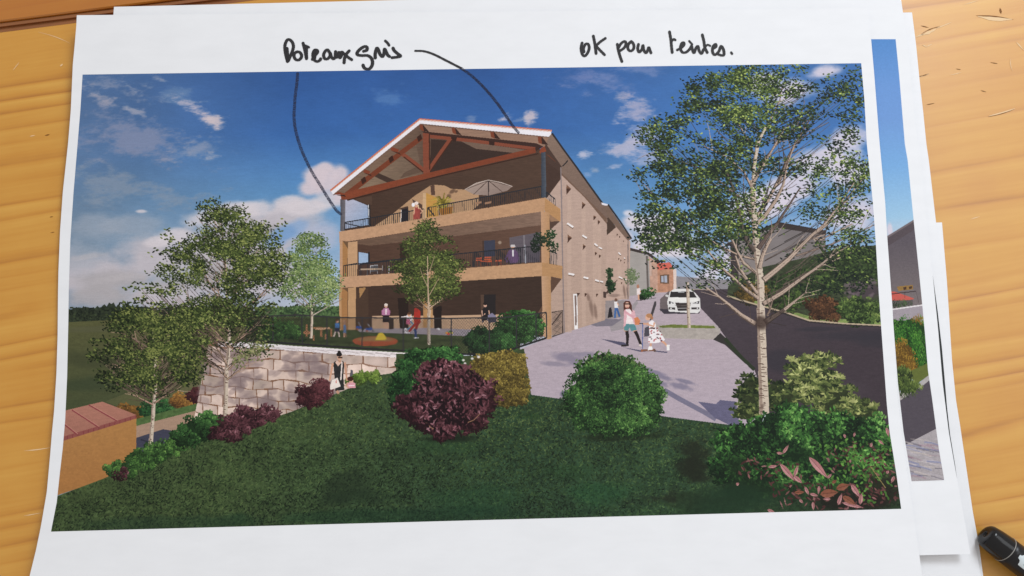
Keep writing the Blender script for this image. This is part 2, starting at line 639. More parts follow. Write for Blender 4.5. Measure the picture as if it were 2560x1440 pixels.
def bush(blobs, n, ln, wd, pal, light=(0.5, -0.6), base=None, ragged=1.0, cl=0.55, aspread=3.14, amid=0.0, t0=0.33, clump=13.0):
    """shrub of many small leafy clumps, each lit towards `light`, over a dark inside"""
    b0 = np.array([b[:4] for b in blobs], float)
    if base is not None:
        for cx, cy, rx, ry in b0:
            t = np.linspace(0, 2 * math.pi, 48, endpoint=False)
            q = 0.88 + 0.07 * rng.normal(0, 1, 48)
            fill(np.stack([cx + rx * q * np.cos(t), cy + ry * q * np.sin(t)], 1), tuple(v * .8 for v in base), 0.2, noise=NZ_FINE)
    area_ = float((b0[:, 2] * b0[:, 3]).sum()) * math.pi
    n = int(n * 1.7)
    nc = max(4, int(area_ / (clump * clump * .8)))
    cxy, k, r, a = blob_points(blobs, nc)
    cxy = cxy + rng.normal(0, ragged * 1.2, cxy.shape)
    o = np.argsort(cxy[:, 1] + rng.normal(0, clump * 1.3, nc))
    cxy, k = cxy[o], k[o]
    per = max(6, n // nc)
    cr = clump * rng.uniform(.6, 1.15, nc)
    m = nc * per
    ci = np.repeat(np.arange(nc), per)
    rr, aa = np.sqrt(rng.random(m)), rng.random(m) * 2 * math.pi
    lx, ly = rr * np.cos(aa), rr * np.sin(aa)
    xy = np.stack([cxy[ci, 0] + cr[ci] * lx * 1.1, cxy[ci, 1] + cr[ci] * ly * .85], 1)
    c = b0[:, :2].mean(0)
    R = max(np.ptp(b0[:, 0]) / 2 + b0[:, 2].mean(), np.ptp(b0[:, 1]) / 2 + b0[:, 3].mean())
    g = ((xy[:, 0] - c[0]) * light[0] + (xy[:, 1] - c[1]) * light[1]) / R
    P = M(xy)
    tone = rng.normal(0, .10, nc)[ci]
    t = t0 + .22 * g + .24 * (lx * light[0] + ly * (light[1] - .25)) + tone + cl * (at_noise(NZ_MID, P) - .5) * 1.1 + rng.normal(0, .14, m)
    o = np.lexsort((t + rng.normal(0, .12, m), ci))
    leaves(xy[o], ln * .86 * rng.uniform(.65, 1.25, m), wd * .8 * rng.uniform(.65, 1.2, m), rng.normal(amid, aspread / 2, m), pick(pal, t[o]))


def crown(blobs, n, ln, wd, pal, twigs=0.04, gap=0.47, amid=0.35, cl=0.8, size=7.0, light=(0.4, -0.5)):
    """loose crown: leaf clusters with gaps between them"""
    n, ln, wd = int(n * 1.75), ln * .80, wd * .76
    nc = int(n / 9)
    cxy, k, r, a = blob_points(blobs, nc)
    keep = at_noise(NZ_MID, M(cxy)) + 0.12 * (1 - r) > gap
    cxy, k = cxy[keep], k[keep]
    b0 = np.array([b[:4] for b in blobs], float)
    m = len(cxy)
    xy = np.repeat(cxy, 9, 0) + rng.normal(0, 1, (m * 9, 2)) * np.array([size * 1.35, size * .7])
    kk = np.repeat(k, 9)
    tone = np.repeat(rng.normal(0, .18, m), 9)
    loc = ((xy[:, 0] - b0[kk, 0]) * light[0] / b0[kk, 2] + (xy[:, 1] - b0[kk, 1]) * light[1] / b0[kk, 3])
    P = M(xy)
    t = 0.30 + 0.16 * loc + tone + cl * (at_noise(NZ_BIG, P) - .5) + rng.normal(0, .24, m * 9)
    o = np.argsort(t + rng.normal(0, .3, m * 9))
    q = m * 9
    leaves(xy[o], ln * rng.uniform(.65, 1.2, q), wd * rng.uniform(.6, 1.15, q), rng.normal(amid, .6, q), pick(pal, t[o]))
    return cxy


def twigs(axis, tips, colr, drop=0.7, w=1.7):
    """fine dark twigs rising from the stem `axis` to the leaf clusters"""
    A = np.array(axis, float)
    for tx, ty in tips:
        i = np.argsort(A[:, 1])
        sx = np.interp(ty, A[i, 1], A[i, 0])
        y0 = min(ty + 14 + drop * abs(tx - sx), A[:, 1].max())
        x0 = np.interp(y0, A[i, 1], A[i, 0])
        mx, my = x0 + (tx - x0) * .55, y0 + (ty - y0) * .42
        u = rng.uniform(.0, .55)
        p0 = np.array([x0 + (mx - x0) * u * 1.6, y0 + (my - y0) * u * 1.6]) if u < .6 else np.array([mx, my])
        line([p0, (mx, my), (tx, ty)], colr[rng.integers(len(colr))], w, .1, w2=.8)


def limb(pts, w, w2, bark, dark, sub=0, length=60, spread=0.5):
    """branch with a lit and a shaded side; optional finer branches off it"""
    line(pts, dark, w, 0.1, w2=w2)
    o = [(x + w * .14, y - w * .05) for x, y in pts]
    line(o, bark, w * .62, 0.12, w2=w2 * .6)
    P = np.array(pts, float)
    for _ in range(sub):
        i = rng.integers(max(1, len(P) // 3), len(P))
        t = rng.random()
        p = P[i - 1] * (1 - t) + P[i] * t
        d = P[i] - P[i - 1]
        ang = math.atan2(d[1], d[0]) + rng.choice([-1, 1]) * rng.uniform(.25, .25 + spread)
        l = length * rng.uniform(.5, 1.2)
        q = [p]
        for s in range(1, 4):
            ang += rng.normal(0, .12) - .03 * math.cos(ang)
            q.append(q[-1] + np.array([math.cos(ang), math.sin(ang)]) * l / 3)
        line(q, bark if rng.random() < .45 else dark, max(1.6, w2 * .75), 0.1, w2=0.9)
    return P


def trunk(pts, w, w2, marks=26):
    """white birch like trunk with short dark marks"""
    line(pts, (196, 178, 158), w, .07, w2=w2)
    o = [(x - w * .30, y) for x, y in pts]
    line(o, (150, 128, 112), w * .34, .08, w2=w2 * .3)
    P = np.array(pts, float)
    seg = np.hypot(*np.diff(P, axis=0).T)
    cum = np.concatenate([[0], np.cumsum(seg)])
    for _ in range(marks):
        u = rng.random() * cum[-1]
        x, y = np.interp(u, cum, P[:, 0]), np.interp(u, cum, P[:, 1])
        ww = w + (w2 - w) * u / cum[-1]
        h = ww * rng.uniform(.12, .3)
        x += rng.uniform(-.35, .3) * ww
        line([(x - h, y), (x + h, y + rng.normal(0, .6))], (92, 70, 60), rng.uniform(1.0, 2.4), alpha=.8)


# ------------------------------------------------------------------ picture: sky
def sky():
    ys = np.array([0, 170, 330, 460, 560, 640, CH])
    cols = np.array([(46, 86, 150), (54, 102, 170), (86, 138, 188), (126, 162, 196), (160, 180, 205), (178, 182, 194), (170, 172, 180)], float)
    for ch in range(3):
        C[:, :, ch] = np.interp(np.arange(CH), ys, cols[:, ch])[:, None]
    lf = np.clip(1 - XX / 560, 0, 1)[..., None] * .75
    warm = np.interp(np.arange(CH), [0, 250, 420, CH], [0, .3, 1, 1]).astype(np.float32)[:, None, None]
    C[:] = C * (1 - lf) + (np.array((86, 114, 152), np.float32) * (1 - warm) + np.array((118, 134, 152), np.float32) * warm) * lf
    rt = np.clip((XX - 1150) / 500, 0, 1)[..., None] * np.clip(1 - YY / 700, 0, 1)[..., None] * .5
    C[:] = C * (1 - rt) + np.array((78, 128, 186), np.float32) * rt
    C[:] *= (1 + 0.16 * (NZ_CLOUD - .5))[..., None]
    cl, dk, wh = (186, 178, 184), (166, 160, 162), (208, 198, 202)
    # thin high clouds
    for a in [(300, 215, 90, 22, (150, 152, 172), .55, .35), (245, 240, 62, 16, (176, 166, 176), .7, .35), (320, 215, 30, 12, cl, .5, .6),
              (405, 200, 30, 8, cl, .45, .4), (335, 276, 34, 9, cl, .6, .4), (350, 350, 150, 62, (132, 138, 166), .75, .2),
              (490, 375, 70, 30, (150, 156, 176), .55, -.2), (524, 392, 26, 12, cl, .55, 0), (465, 250, 70, 26, (112, 140, 176), .5, .5),
              (290, 470, 190, 46, (136, 146, 162), .6, .1), (980, 250, 40, 30, (100, 140, 190), .4, 0)]:
        soft(a[0], a[1], a[2] * 1.2, a[3] * 1.2, a[4], a[5], a[6], 1.5, NZ_WISP, sharp=.9)
    soft(506, 284, 70, 28, (196, 180, 190), 1, .52, 1.1, NZ_WISP, sharp=1.0)
    soft(530, 298, 50, 20, (200, 184, 188), .9, .5, 1.1, NZ_WISP, sharp=1.0)
    soft(480, 268, 36, 24, (182, 174, 190), .8, .3, 1.1, NZ_WISP, sharp=1.0)
    for a in [(1262, 294, 24, 14, (192, 182, 196), .9, -.5), (1322, 292, 22, 15, (196, 180, 188), .9, -.7), (1300, 300, 30, 8, cl, .5, -.2),
              (1180, 300, 14, 8, cl, .3, 0), (1500, 205, 90, 34, (112, 128, 176), .75, .1), (1440, 190, 60, 30, (96, 116, 170), .5, 0),
              (1548, 243, 22, 16, (170, 162, 182), .8, .2), (1620, 175, 70, 18, (120, 134, 178), .6, .1),
              (1600, 280, 52, 34, (158, 158, 186), .9, -.6), (1615, 330, 62, 40, (156, 160, 190), .8, 0), (1570, 365, 62, 22, (178, 174, 194), .85, -.3),
              (1640, 390, 70, 26, (160, 166, 196), .8, -.2), (1460, 386, 14, 11, (180, 180, 200), .9, 0), (1533, 418, 28, 8, (176, 176, 198), .7, -.25),
              (1488, 424, 12, 7, cl, .5, 0), (1468, 438, 14, 8, (150, 168, 204), .5, 0)]:
        soft(a[0], a[1], a[2] * 1.2, a[3] * 1.2, a[4], a[5], a[6], 1.3, NZ_WISP, sharp=1.0)
    # cloud bank on the left and behind the house
    for a in [(240, 690, 190, 82), (380, 660, 150, 84), (500, 640, 130, 104), (610, 600, 130, 96), (720, 560, 110, 84), (430, 740, 200, 60), (640, 700, 160, 80)]:
        soft(*a, cl, .97, 0, .55)
    for a in [(300, 700, 150, 40), (470, 700, 140, 42), (640, 580, 120, 24), (560, 690, 130, 40), (250, 740, 130, 36)]:
        soft(*a, dk, .8, 0, .6)
    for a in [(520, 545, 90, 36), (440, 590, 60, 28), (640, 520, 70, 26), (760, 520, 80, 26), (820, 500, 52, 30), (395, 605, 40, 18), (352, 528, 22, 7),
              (720, 505, 50, 22), (600, 520, 70, 24)]:
        soft(*a, wh, .85, 0, .6)
    for a in [(820, 452, 52, 42), (850, 436, 38, 34), (792, 440, 40, 30), (812, 420, 30, 22), (855, 480, 36, 46), (780, 470, 42, 24)]:
        soft(*a, (206, 190, 196), .95, 0, .5)
    soft(735, 575, 60, 28, (124, 160, 204), .75, -.5, .8)
    soft(700, 590, 50, 24, (110, 150, 198), .7, -.4, .8)
    soft(800, 590, 60, 50, (170, 176, 198), .8, 0, .6)
    for a in [(230, 560, 120, 70), (330, 560, 110, 44), (200, 640, 90, 60)]:
        soft(*a, (158, 164, 176), .55, 0, .7)
    for a in [(330, 690, 120, 18), (520, 640, 90, 14), (410, 770, 160, 14), (220, 640, 60, 12)]:
        soft(*a, (184, 176, 178), .5, -.12, .9)
    # clouds on the right, behind the tree
    for a in [(1580, 556, 42, 34), (1640, 575, 70, 50), (1560, 590, 36, 26), (1690, 620, 90, 50), (1620, 620, 80, 40)]:
        soft(*a, (208, 198, 206), .95, 0, .45)
    soft(1570, 532, 20, 12, (214, 206, 212), .8, 0, .5)
    for a in [(1980, 235, 100, 44), (1900, 210, 60, 30), (2060, 180, 60, 26), (2110, 350, 80, 46), (2060, 400, 110, 46), (1980, 470, 120, 50), (2120, 440, 80, 50),
              (1900, 520, 100, 50), (2130, 530, 90, 50), (1840, 640, 90, 70), (1780, 690, 90, 40)]:
        soft(*a, (204, 194, 206), .92, -.2, .7)
    soft(2010, 575, 80, 50, (136, 170, 208), .8, 0, .6)
    soft(1820, 690, 44, 30, (176, 190, 212), .8, 0, .6)


sky()

# ---- far woods and field
begin('printed_treeline', 'printed dark distant row of trees on the horizon')
xs = np.linspace(168, 860, 120)
top = 772 - 3 * np.sin(xs / 37) - np.abs(rng.normal(0, 7, 120)) + (xs > 600) * 4
fill(list(zip(xs, top)) + [(860, 835), (168, 806)], (34, 40, 30), .3, noise=NZ_FINE)
nn = 1500
xy = np.stack([rng.uniform(168, 860, nn), rng.uniform(768, 806, nn)], 1)
leaves(xy, 7, 4.5, rng.normal(0, 1, nn), pick([(24, 30, 24), (44, 52, 36), (62, 74, 46)], rng.random(nn) * .8))
nn = 700
xy = np.stack([rng.uniform(640, 855, nn), rng.uniform(766, 800, nn)], 1)
leaves(xy, 8, 5, rng.normal(0, 1, nn), pick([(40, 56, 38), (66, 92, 52), (92, 116, 70)], rng.random(nn)))
begin('printed_field', 'printed olive meadow behind the trees')
fill([(160, 806), (300, 799), (520, 796), (860, 792), (860, 870), (520, 1040), (340, 1060), (150, 1080)], (84, 84, 50), .12, (68, 74, 46), ((300, 800), (300, 1000)))
for a in [(250, 822, 120, 10, (84, 84, 58)), (260, 900, 150, 30, (62, 66, 42)), (220, 960, 120, 30, (54, 64, 42)), (600, 810, 120, 12, (82, 84, 60))]:
    soft(*a[:4], a[4], .7)
fill([(262, 1004), (370, 962), (500, 905), (520, 985), (340, 1036), (300, 1018)], (82, 84, 52), .1, (96, 94, 62), ((262, 1004), (510, 930)))
begin('printed_shrub', 'printed row of orange and green shrubs by the path')
bush([(322, 1030, 34, 18)], 380, 7, 5, [(70, 45, 25), (125, 85, 35), (165, 120, 55)], base=(70, 50, 28))
bush([(392, 1022, 40, 20)], 420, 7, 5, [(24, 44, 26), (44, 88, 44), (84, 130, 66)], base=(26, 44, 26))
bush([(452, 1005, 34, 18)], 380, 7, 5, [(70, 45, 25), (135, 92, 40), (172, 128, 60)], base=(72, 52, 28))
bush([(490, 992, 16, 18)], 160, 7, 5, [(46, 20, 24), (92, 46, 48)], base=(48, 24, 26))
begin('printed_path', 'printed beige footpath in the lower left')
fill([(330, 1050), (495, 1008), (495, 1030), (330, 1072)], (62, 82, 44), .2, noise=NZ_FINE)
fill([(336, 1066), (492, 1026), (500, 1050), (470, 1080), (430, 1110), (336, 1132)], (162, 130, 108), .06)
fill([(336, 1096), (408, 1073), (438, 1078), (444, 1084), (425, 1112), (336, 1140)], (62, 62, 78), .08)
line([(352, 1099), (378, 1107)], (44, 44, 58), 3)
begin('printed_shed', 'printed ochre shed with pink standing seam roof')
fill([(150, 1104), (341, 1046), (340, 1136), (292, 1180), (250, 1202), (138, 1240)], (162, 112, 60), .05, (156, 104, 54), ((240, 1070), (240, 1200)), noise=NZ_FINE)
fill([(160, 1027), (256, 1004), (341, 1037), (341, 1046), (152, 1104)], (170, 112, 94), .06, (158, 102, 86), ((250, 1010), (250, 1090)))
fill([(153, 1093), (341, 1037), (341, 1046), (152, 1104)], (138, 74, 68), .06)
for i in range(15):
    t = i / 14
    line([(156 + 184 * t, 1093 - 55 * t), (155 + 184 * t, 1102 - 55 * t)], (126, 56, 58), 2)
for a in [((180, 1025), (246, 1068)), ((222, 1012), (292, 1052)), ((160, 1060), (192, 1086))]:
    line(a, (134, 60, 62), 3.2)
    line([(x + 2.5, y - 1) for x, y in a], (184, 126, 108), 1.6)

# ---- retaining wall of stone
begin('printed_stone_wall', 'printed retaining wall of large pale stone blocks')
fill([(522, 860), (545, 854), (640, 856), (735, 866), (1030, 882), (1030, 1000), (860, 985), (640, 1064), (480, 1064), (489, 1037)], (128, 90, 68), .1)


def wall_row(i, x):
    base = [864, 889, 913, 938, 962, 986, 1010, 1034, 1060][i]
    return base + (x - 500) * (.055 + .004 * i) + 3.0 * math.sin(x / 17 + i * 2.1) + 1.6 * math.sin(x / 7.3 + i)


for i in range(8):
    x = 470 + rng.uniform(0, 20)
    while x < 1040:
        w = rng.uniform(28, 64) * (1.15 if i < 3 else .85)
        g = 1.25
        e = [(x + g, wall_row(i, x) + g), (x + w / 2, wall_row(i, x + w / 2) + g), (x + w - g, wall_row(i, x + w) + g + rng.uniform(-1, 2)),
             (x + w - g + rng.uniform(-2, 2), wall_row(i + 1, x + w) - g), (x + w / 2, wall_row(i + 1, x + w / 2) - g), (x + g + rng.uniform(-2, 2), wall_row(i + 1, x) - g)]
        ledge = lambda y: 522 - (y - 860) * (522 - 487) / 177
        e = [(max(px_, ledge(py_)), py_) for px_, py_ in e]
        b = rng.uniform(.9, 1.06)
        fill(e, (208 * b, 184 * b, 170 * b), .12, (190 * b, 164 * b, 150 * b), (e[0], e[3]), noise=(NZ_MID - .5) * 1.6)
        x += w
for _ in range(150):
    soft(rng.uniform(500, 840), rng.uniform(870, 1020), rng.uniform(8, 26), rng.uniform(5, 13), (128, 108, 108), .42, rng.uniform(-.6, .6), .9, NZ_MID)
soft(940, 905, 60, 20, (224, 196, 184), .5)
fill([(545, 854), (640, 856), (735, 865), (1020, 881), (1020, 896), (850, 886), (672, 872), (545, 866)], (216, 206, 208), .05, (226, 214, 212), ((640, 860), (1000, 890)))
for i in range(9):
    x = 690 + i * 38
    line([(x - 18, 868 + i * 1.8), (x + 20, 874 + i * 2.2)], (176, 160, 158), 1.6, alpha=.8)
line([(680, 868), (850, 878), (1015, 888)], (186, 172, 172), 1.5)

# ---- backdrop on the right: old houses, road, verge
begin('printed_grey_house', 'printed grey farmhouse behind the big tree')
fill([(1826, 606), (1945, 560), (2062, 580), (2070, 700), (1826, 735)], (116, 108, 108), .08, (128, 118, 114), ((1900, 570), (1900, 700)), noise=(NZ_MID - .5))
fill([(1826, 606), (1846, 598), (1846, 735), (1826, 735)], (58, 52, 54), .1)
line([(1818, 612), (1945, 558), (2064, 580)], (52, 46, 46), 8)
fill([(1945, 558), (2064, 578), (2066, 588), (1945, 570)], (58, 50, 48), .1)
begin('printed_low_wall', 'printed pale grey wall at the end of the street')
fill([(1686, 690), (1760, 696), (1830, 700), (1830, 730), (1686, 728)], (134, 128, 132), .05)
begin('printed_old_house', 'printed small grey house with dark roof edge')
fill([(1568, 622), (1624, 640), (1626, 742), (1566, 748)], (156, 148, 142), .06, noise=(NZ_MID - .5))
fill([(1622, 641), (1646, 658), (1646, 738), (1626, 742)], (164, 128, 110), .12, noise=NZ_FINE)
line([(1568, 621), (1620, 634), (1650, 656)], (58, 48, 46), 7)
line([(1617, 640), (1620, 735)], (84, 74, 70), 5, alpha=.8)
line([(1626, 650), (1627, 690)], (190, 160, 145), 5)
begin('printed_red_house', 'printed brick house with orange tiled roof')
fill([(1643, 672), (1684, 670), (1684, 735), (1645, 736)], (158, 112, 88), .14, noise=NZ_FINE)
fill([(1643, 658), (1674, 656), (1686, 672), (1644, 675)], (206, 96, 80), .08)
fill([(1650, 687), (1673, 686), (1673, 709), (1651, 709)], (104, 76, 58), .06)
fill([(1653, 690), (1668, 689), (1668, 706), (1653, 706)], (160, 164, 178), .05)
line([(1660, 689), (1660, 706)], (104, 86, 76), 1.6)
fill([(1683, 674), (1691, 672), (1691, 724), (1684, 724)], (214, 190, 178), .05)

begin('printed_road', 'printed dark asphalt street on the right')
fill([(1700, 726), (1830, 722), (1900, 758), (2022, 800), (2110, 808), (2210, 813), (2250, 1180), (1960, 1180), (1885, 925), (1790, 830), (1740, 760)],
     (70, 60, 66), .10, (62, 52, 58), ((1800, 730), (2000, 1000)))
for a in [(2150, 838, 150, 20), (2190, 850, 90, 26), (2060, 822, 90, 8), (1960, 900, 60, 30)]:
    soft(*a, (50, 47, 54), .62)
soft(2080, 980, 120, 40, (72, 62, 68), .4)
begin('printed_verge', 'printed planted bank across the street')
fill([(1820, 716), (1880, 680), (1905, 668), (2010, 645), (2090, 622), (2200, 612), (2215, 812), (2110, 806), (2022, 798), (1965, 780), (1890, 758), (1818, 738)], (42, 48, 32), .3, noise=NZ_FINE)
xy = np.stack([rng.uniform(1905, 2205, 3200), rng.uniform(625, 730, 3200)], 1)
xy = xy[xy[:, 1] > 700 - (xy[:, 0] - 1905) * .28]
leaves(xy, 8, 5, rng.normal(.3, .7, len(xy)), pick([(26, 34, 24), (44, 58, 32), (70, 92, 44), (112, 134, 56)], rng.beta(1.6, 3, len(xy))))
soft(2160, 722, 56, 30, (72, 60, 66), .95, 0, .6)
for _ in range(40):
    soft(rng.uniform(2110, 2200), rng.uniform(695, 748), rng.uniform(4, 9), rng.uniform(3, 6), (108, 92, 98), .6, 0, .3)
fill([(1816, 738), (1890, 752), (1960, 772), (2022, 790), (2110, 798), (2210, 802), (2210, 813), (2110, 808), (2022, 800), (1964, 781), (1890, 761)], (92, 106, 56), .25, noise=NZ_FINE)
bush([(1880, 735, 46, 22)], 420, 7, 5, [(34, 34, 22), (96, 74, 34), (140, 104, 46)], base=(40, 40, 26))
bush([(1960, 752, 50, 26)], 500, 8, 5, [(24, 32, 20), (52, 70, 34), (96, 120, 50)], base=(30, 38, 24))
bush([(2062, 770, 48, 30)], 560, 7, 5, [(44, 28, 20), (84, 54, 34), (128, 84, 52)], base=(48, 34, 24))
bush([(2140, 776, 48, 32), (2185, 786, 30, 24)], 700, 8, 5, [(28, 40, 22), (70, 92, 42), (130, 146, 72)], base=(32, 44, 26))
line([(1817, 740), (1890, 761), (1967, 782), (2022, 801), (2110, 809), (2208, 814)], (176, 156, 128), 4)
line([(1817, 744), (1890, 765), (1967, 786), (2022, 805), (2110, 812), (2208, 817)], (48, 42, 44), 3)

# ---- forecourt
begin('printed_forecourt', 'printed lilac grey paved forecourt')
fill([(1270, 884), (1404, 832), (1512, 798), (1560, 742), (1625, 733), (1700, 728), (1742, 760), (1795, 816), (1810, 838), (1850, 886), (1886, 924), (1900, 965), (1890, 1068),
      (1822, 1062), (1667, 1042), (1400, 998), (1300, 990), (1250, 960)], (172, 155, 162), .06, (172, 156, 166), ((1500, 800), (1500, 1040)))
soft(1420, 895, 50, 16, (120, 112, 132), .75, .2, .6, NZ_MID)
soft(1390, 910, 44, 8, (122, 114, 132), .6, .1, .6, NZ_MID)
soft(1450, 885, 50, 10, (116, 110, 130), .6, .1, .7, NZ_MID)
for a in [(1640, 930, 46, 9), (1665, 945, 50, 10), (1690, 962, 40, 10), (1650, 958, 30, 12), (1700, 950, 36, 6)]:
    soft(*a, (114, 108, 130), .75, .3, .8, NZ_MID)
line([(1660, 975), (1700, 998), (1760, 1030), (1790, 1048)], (108, 104, 126), 12, alpha=.9)
fill([(1745, 1004), (1790, 1010), (1800, 1000), (1840, 1004), (1850, 1068), (1822, 1062), (1786, 1044)], (96, 92, 118), .12)
soft(1418, 985, 18, 10, (90, 86, 110), .9, 0, .6, NZ_MID)
for a in [(1540, 990, 18, 3), (1460, 940, 40, 3)]:
    soft(*a, (180, 168, 178), .4)

begin('printed_ramp_wall', 'printed low concrete walls of the entrance ramp')
fill([(1510, 748), (1572, 752), (1560, 792), (1512, 800)], (142, 130, 128), .06)
fill([(1524, 815), (1558, 790), (1590, 752), (1596, 756), (1570, 800), (1560, 822), (1528, 829)], (150, 140, 142), .06)
fill([(1476, 812), (1510, 797), (1556, 798), (1530, 815), (1490, 816)], (118, 110, 120), .06)
line([(1590, 752), (1640, 745)], (120, 110, 114), 2)
fill([(1636, 754), (1644, 752), (1628, 800), (1622, 800)], (66, 60, 62), .08)
begin('printed_planter', 'printed concrete planter edge under the parking bay')
fill([(1640, 800), (1740, 800), (1786, 812), (1801, 822), (1800, 832), (1783, 849), (1640, 845)], (156, 146, 140), .06, noise=NZ_FINE)
fill([(1640, 744), (1745, 765), (1788, 812), (1642, 812)], (172, 155, 162), .06)
fill([(1648, 815), (1680, 811), (1785, 815), (1789, 821), (1650, 819)], (86, 94, 42), .2, noise=NZ_FINE)
fill([(1648, 821), (1801, 824), (1800, 832), (1783, 849), (1640, 845), (1642, 822)], (152, 142, 134), .08, noise=NZ_FINE)
fill([(1783, 849), (1801, 832), (1828, 858), (1862, 900), (1886, 926), (1862, 908), (1812, 862)], (52, 48, 46), .1)
line([(1812, 846), (1850, 890), (1886, 924)], (44, 52, 36), 9)

# ---- the main building
begin('printed_house', 'printed ochre apartment house with timber gable truss')
OCH, OCH2, OCH_D = (188, 143, 108), (176, 128, 84), (162, 114, 68)
WALLC = (180, 151, 136)
DK, DK2, DK3 = (70, 50, 40), (88, 62, 48), (58, 42, 34)
# street side wall and wing
fill([(1513, 560), (1536, 562), (1576, 604), (1573, 748), (1512, 752)], (182, 152, 136), .05)
fill([(1513, 540), (1524, 545), (1540, 568), (1513, 592)], (74, 56, 46), .05)
fill([(1362, 470), (1402, 425), (1518, 546), (1513, 800), (1466, 815), (1404, 834), (1362, 842)], WALLC, .05, (174, 145, 128), ((1440, 500), (1440, 820)))
fill([(1400, 416), (1518, 540), (1517, 560), (1460, 492), (1402, 436)], (112, 84, 68), .06)
fill([(1356, 345), (1404, 414), (1403, 446), (1366, 496), (1358, 420)], (70, 50, 42), .06)
for x0, y0, y1 in [(1423, 487, 832), (1459, 522, 815), (1487, 550, 805), (1498, 561, 800), (1548, 600, 745)]:
    fill([(x0 - 5, y0), (x0 + 5, y0), (x0 + 6, y1), (x0 - 4, y1)], (190, 160, 142), .04, alpha=.5)
for x0, y0, x1, y1 in [(1416, 461, 1428, 487), (1455, 504, 1464, 523), (1484, 538, 1491, 551), (1495, 550, 1501, 562), (1419, 586, 1430, 607), (1457, 610, 1465, 625),
                       (1487, 629, 1493, 640), (1497, 636, 1503, 646), (1542, 584, 1545, 591), (1548, 590, 1551, 596), (1558, 602, 1560, 607), (1546, 645, 1549, 651),
                       (1551, 649, 1554, 655), (1560, 655, 1562, 660), (1553, 706, 1556, 711), (1566, 706, 1569, 711)]:
    fill([(x0, y0), (x1, (y0 + y1) / 2 - 2), (x0, y1)], (120, 84, 64), .05)
    fill([(x0, (y0 + y1) / 2 - 3), (x1, (y0 + y1) / 2 - 2), (x0, y1)], (74, 48, 38), .05)
for x0, y0, x1, y1 in [(1442, 732, 1450, 743), (1461, 733, 1469, 742), (1490, 734, 1496, 742)]:
    fill([(x0, y0), (x1, y0 + 1), (x0 + 1, y1)], (74, 48, 38), .05)
for x0, y0, x1, y1, w in [(1418, 558, 1433, 568, 5), (1456, 588, 1467, 595, 4.5), (1486, 609, 1494, 615, 4), (1497, 618, 1505, 622, 3.5), (1421, 684, 1436, 687, 5), (1459, 693, 1471, 696, 4.5),
                          (1488, 700, 1498, 703, 4), (1500, 703, 1508, 705, 3.5), (1546, 631, 1552, 637, 3), (1560, 644, 1563, 647, 2.5), (1547, 692, 1556, 696, 3), (1562, 698, 1566, 700, 2.5)]:
    line([(x0, y0 + 2.5), (x1, y1 + 2.5)], (120, 92, 76), w)
    line([(x0, y0), (x1, y1)], (228, 220, 218), w)
fill([(1433, 735), (1443, 734), (1445, 822), (1436, 824)], (228, 222, 220), .03)
fill([(1436, 739), (1441, 738), (1442, 812), (1438, 814)], (128, 106, 98), .05)
for a in [(1478, 770, 8, 34), (1488, 778, 7, 30), (1470, 742, 6, 14), (1560, 725, 4, 26), (1568, 730, 3, 20)]:
    soft(*a, (118, 92, 80), .7, -.1, .5, NZ_MID)
soft(1535, 738, 18, 5, (120, 96, 86), .6)
fill([(1524, 715), (1545, 698), (1518, 735), (1515, 732)], (74, 54, 46), .05)
fill([(1508, 729), (1516, 730), (1515, 745), (1508, 744)], (72, 54, 48), .05)
# eaves of the street side
fill([(1372, 338), (1380, 334), (1505, 507), (1522, 543), (1517, 546), (1402, 430), (1360, 352)], (128, 104, 90), .08, (116, 92, 80), ((1380, 340), (1520, 540)))
fill([(1356, 346), (1404, 416), (1402, 432), (1362, 400)], (74, 54, 46), .06)
line([(1380, 333), (1440, 416), (1506, 508)], (44, 40, 42), 4.5)
fill([(1503, 506), (1521, 511), (1520, 516), (1505, 512)], (222, 216, 222), .02)
fill([(1506, 513), (1520, 514), (1578, 598), (1570, 602), (1537, 563), (1522, 545)], (116, 92, 78), .06)
line([(1520, 511), (1552, 556), (1579, 597)], (44, 40, 42), 4)
line([(1406, 416), (1412, 410), (1420, 401)], (40, 36, 38), 3)
line([(1402, 418), (1406, 620), (1411, 833)], (134, 118, 116), 3.2)
line([(1570, 603), (1570, 748)], (120, 104, 100), 2.5)
# terrace storeys: dark inside
fill([(862, 480), (1352, 372), (1362, 380), (1362, 500), (862, 582)], DK, .08, (80, 58, 46), ((862, 520), (1350, 440)), noise=(NZ_STREAK - .5) * .7)
fill([(850, 600), (1356, 525), (1356, 662), (850, 700)], (78, 54, 43), .08, (98, 70, 56), ((860, 650), (1350, 600)), noise=(NZ_STREAK - .5) * .7)
fill([(850, 712), (1358, 688), (1358, 838), (850, 838)], (66, 47, 38), .08, (60, 44, 36), ((860, 750), (1350, 750)), noise=(NZ_STREAK - .5) * .7)
# gable ceiling
fill([(832, 484), (1050, 306), (1374, 338), (1360, 362), (1338, 372), (870, 486)], (120, 94, 76), .1, (66, 48, 40), ((950, 400), (1180, 420)), noise=(NZ_STREAK - .5) * .7)
fill([(1078, 348), (1340, 372), (1335, 376), (1075, 440)], (58, 42, 36), .08)
fill([(1150, 352), (1335, 374), (1300, 384), (1190, 372)], (112, 88, 74), .08)
fill([(880, 478), (1040, 360), (1056, 436)], (134, 110, 88), .1, (108, 86, 70), ((900, 470), (1050, 400)), noise=(NZ_STREAK - .5) * .7)
fill([(930, 438), (945, 432), (990, 452), (975, 460)], (66, 48, 40), .06)
fill([(1010, 432), (1060, 408), (1060, 428), (1000, 446)], (96, 74, 60), .06)
fill([(1052, 312), (1372, 344), (1362, 366), (1338, 372), (1066, 334)], (146, 112, 92), .08, noise=(NZ_STREAK - .5) * .7)
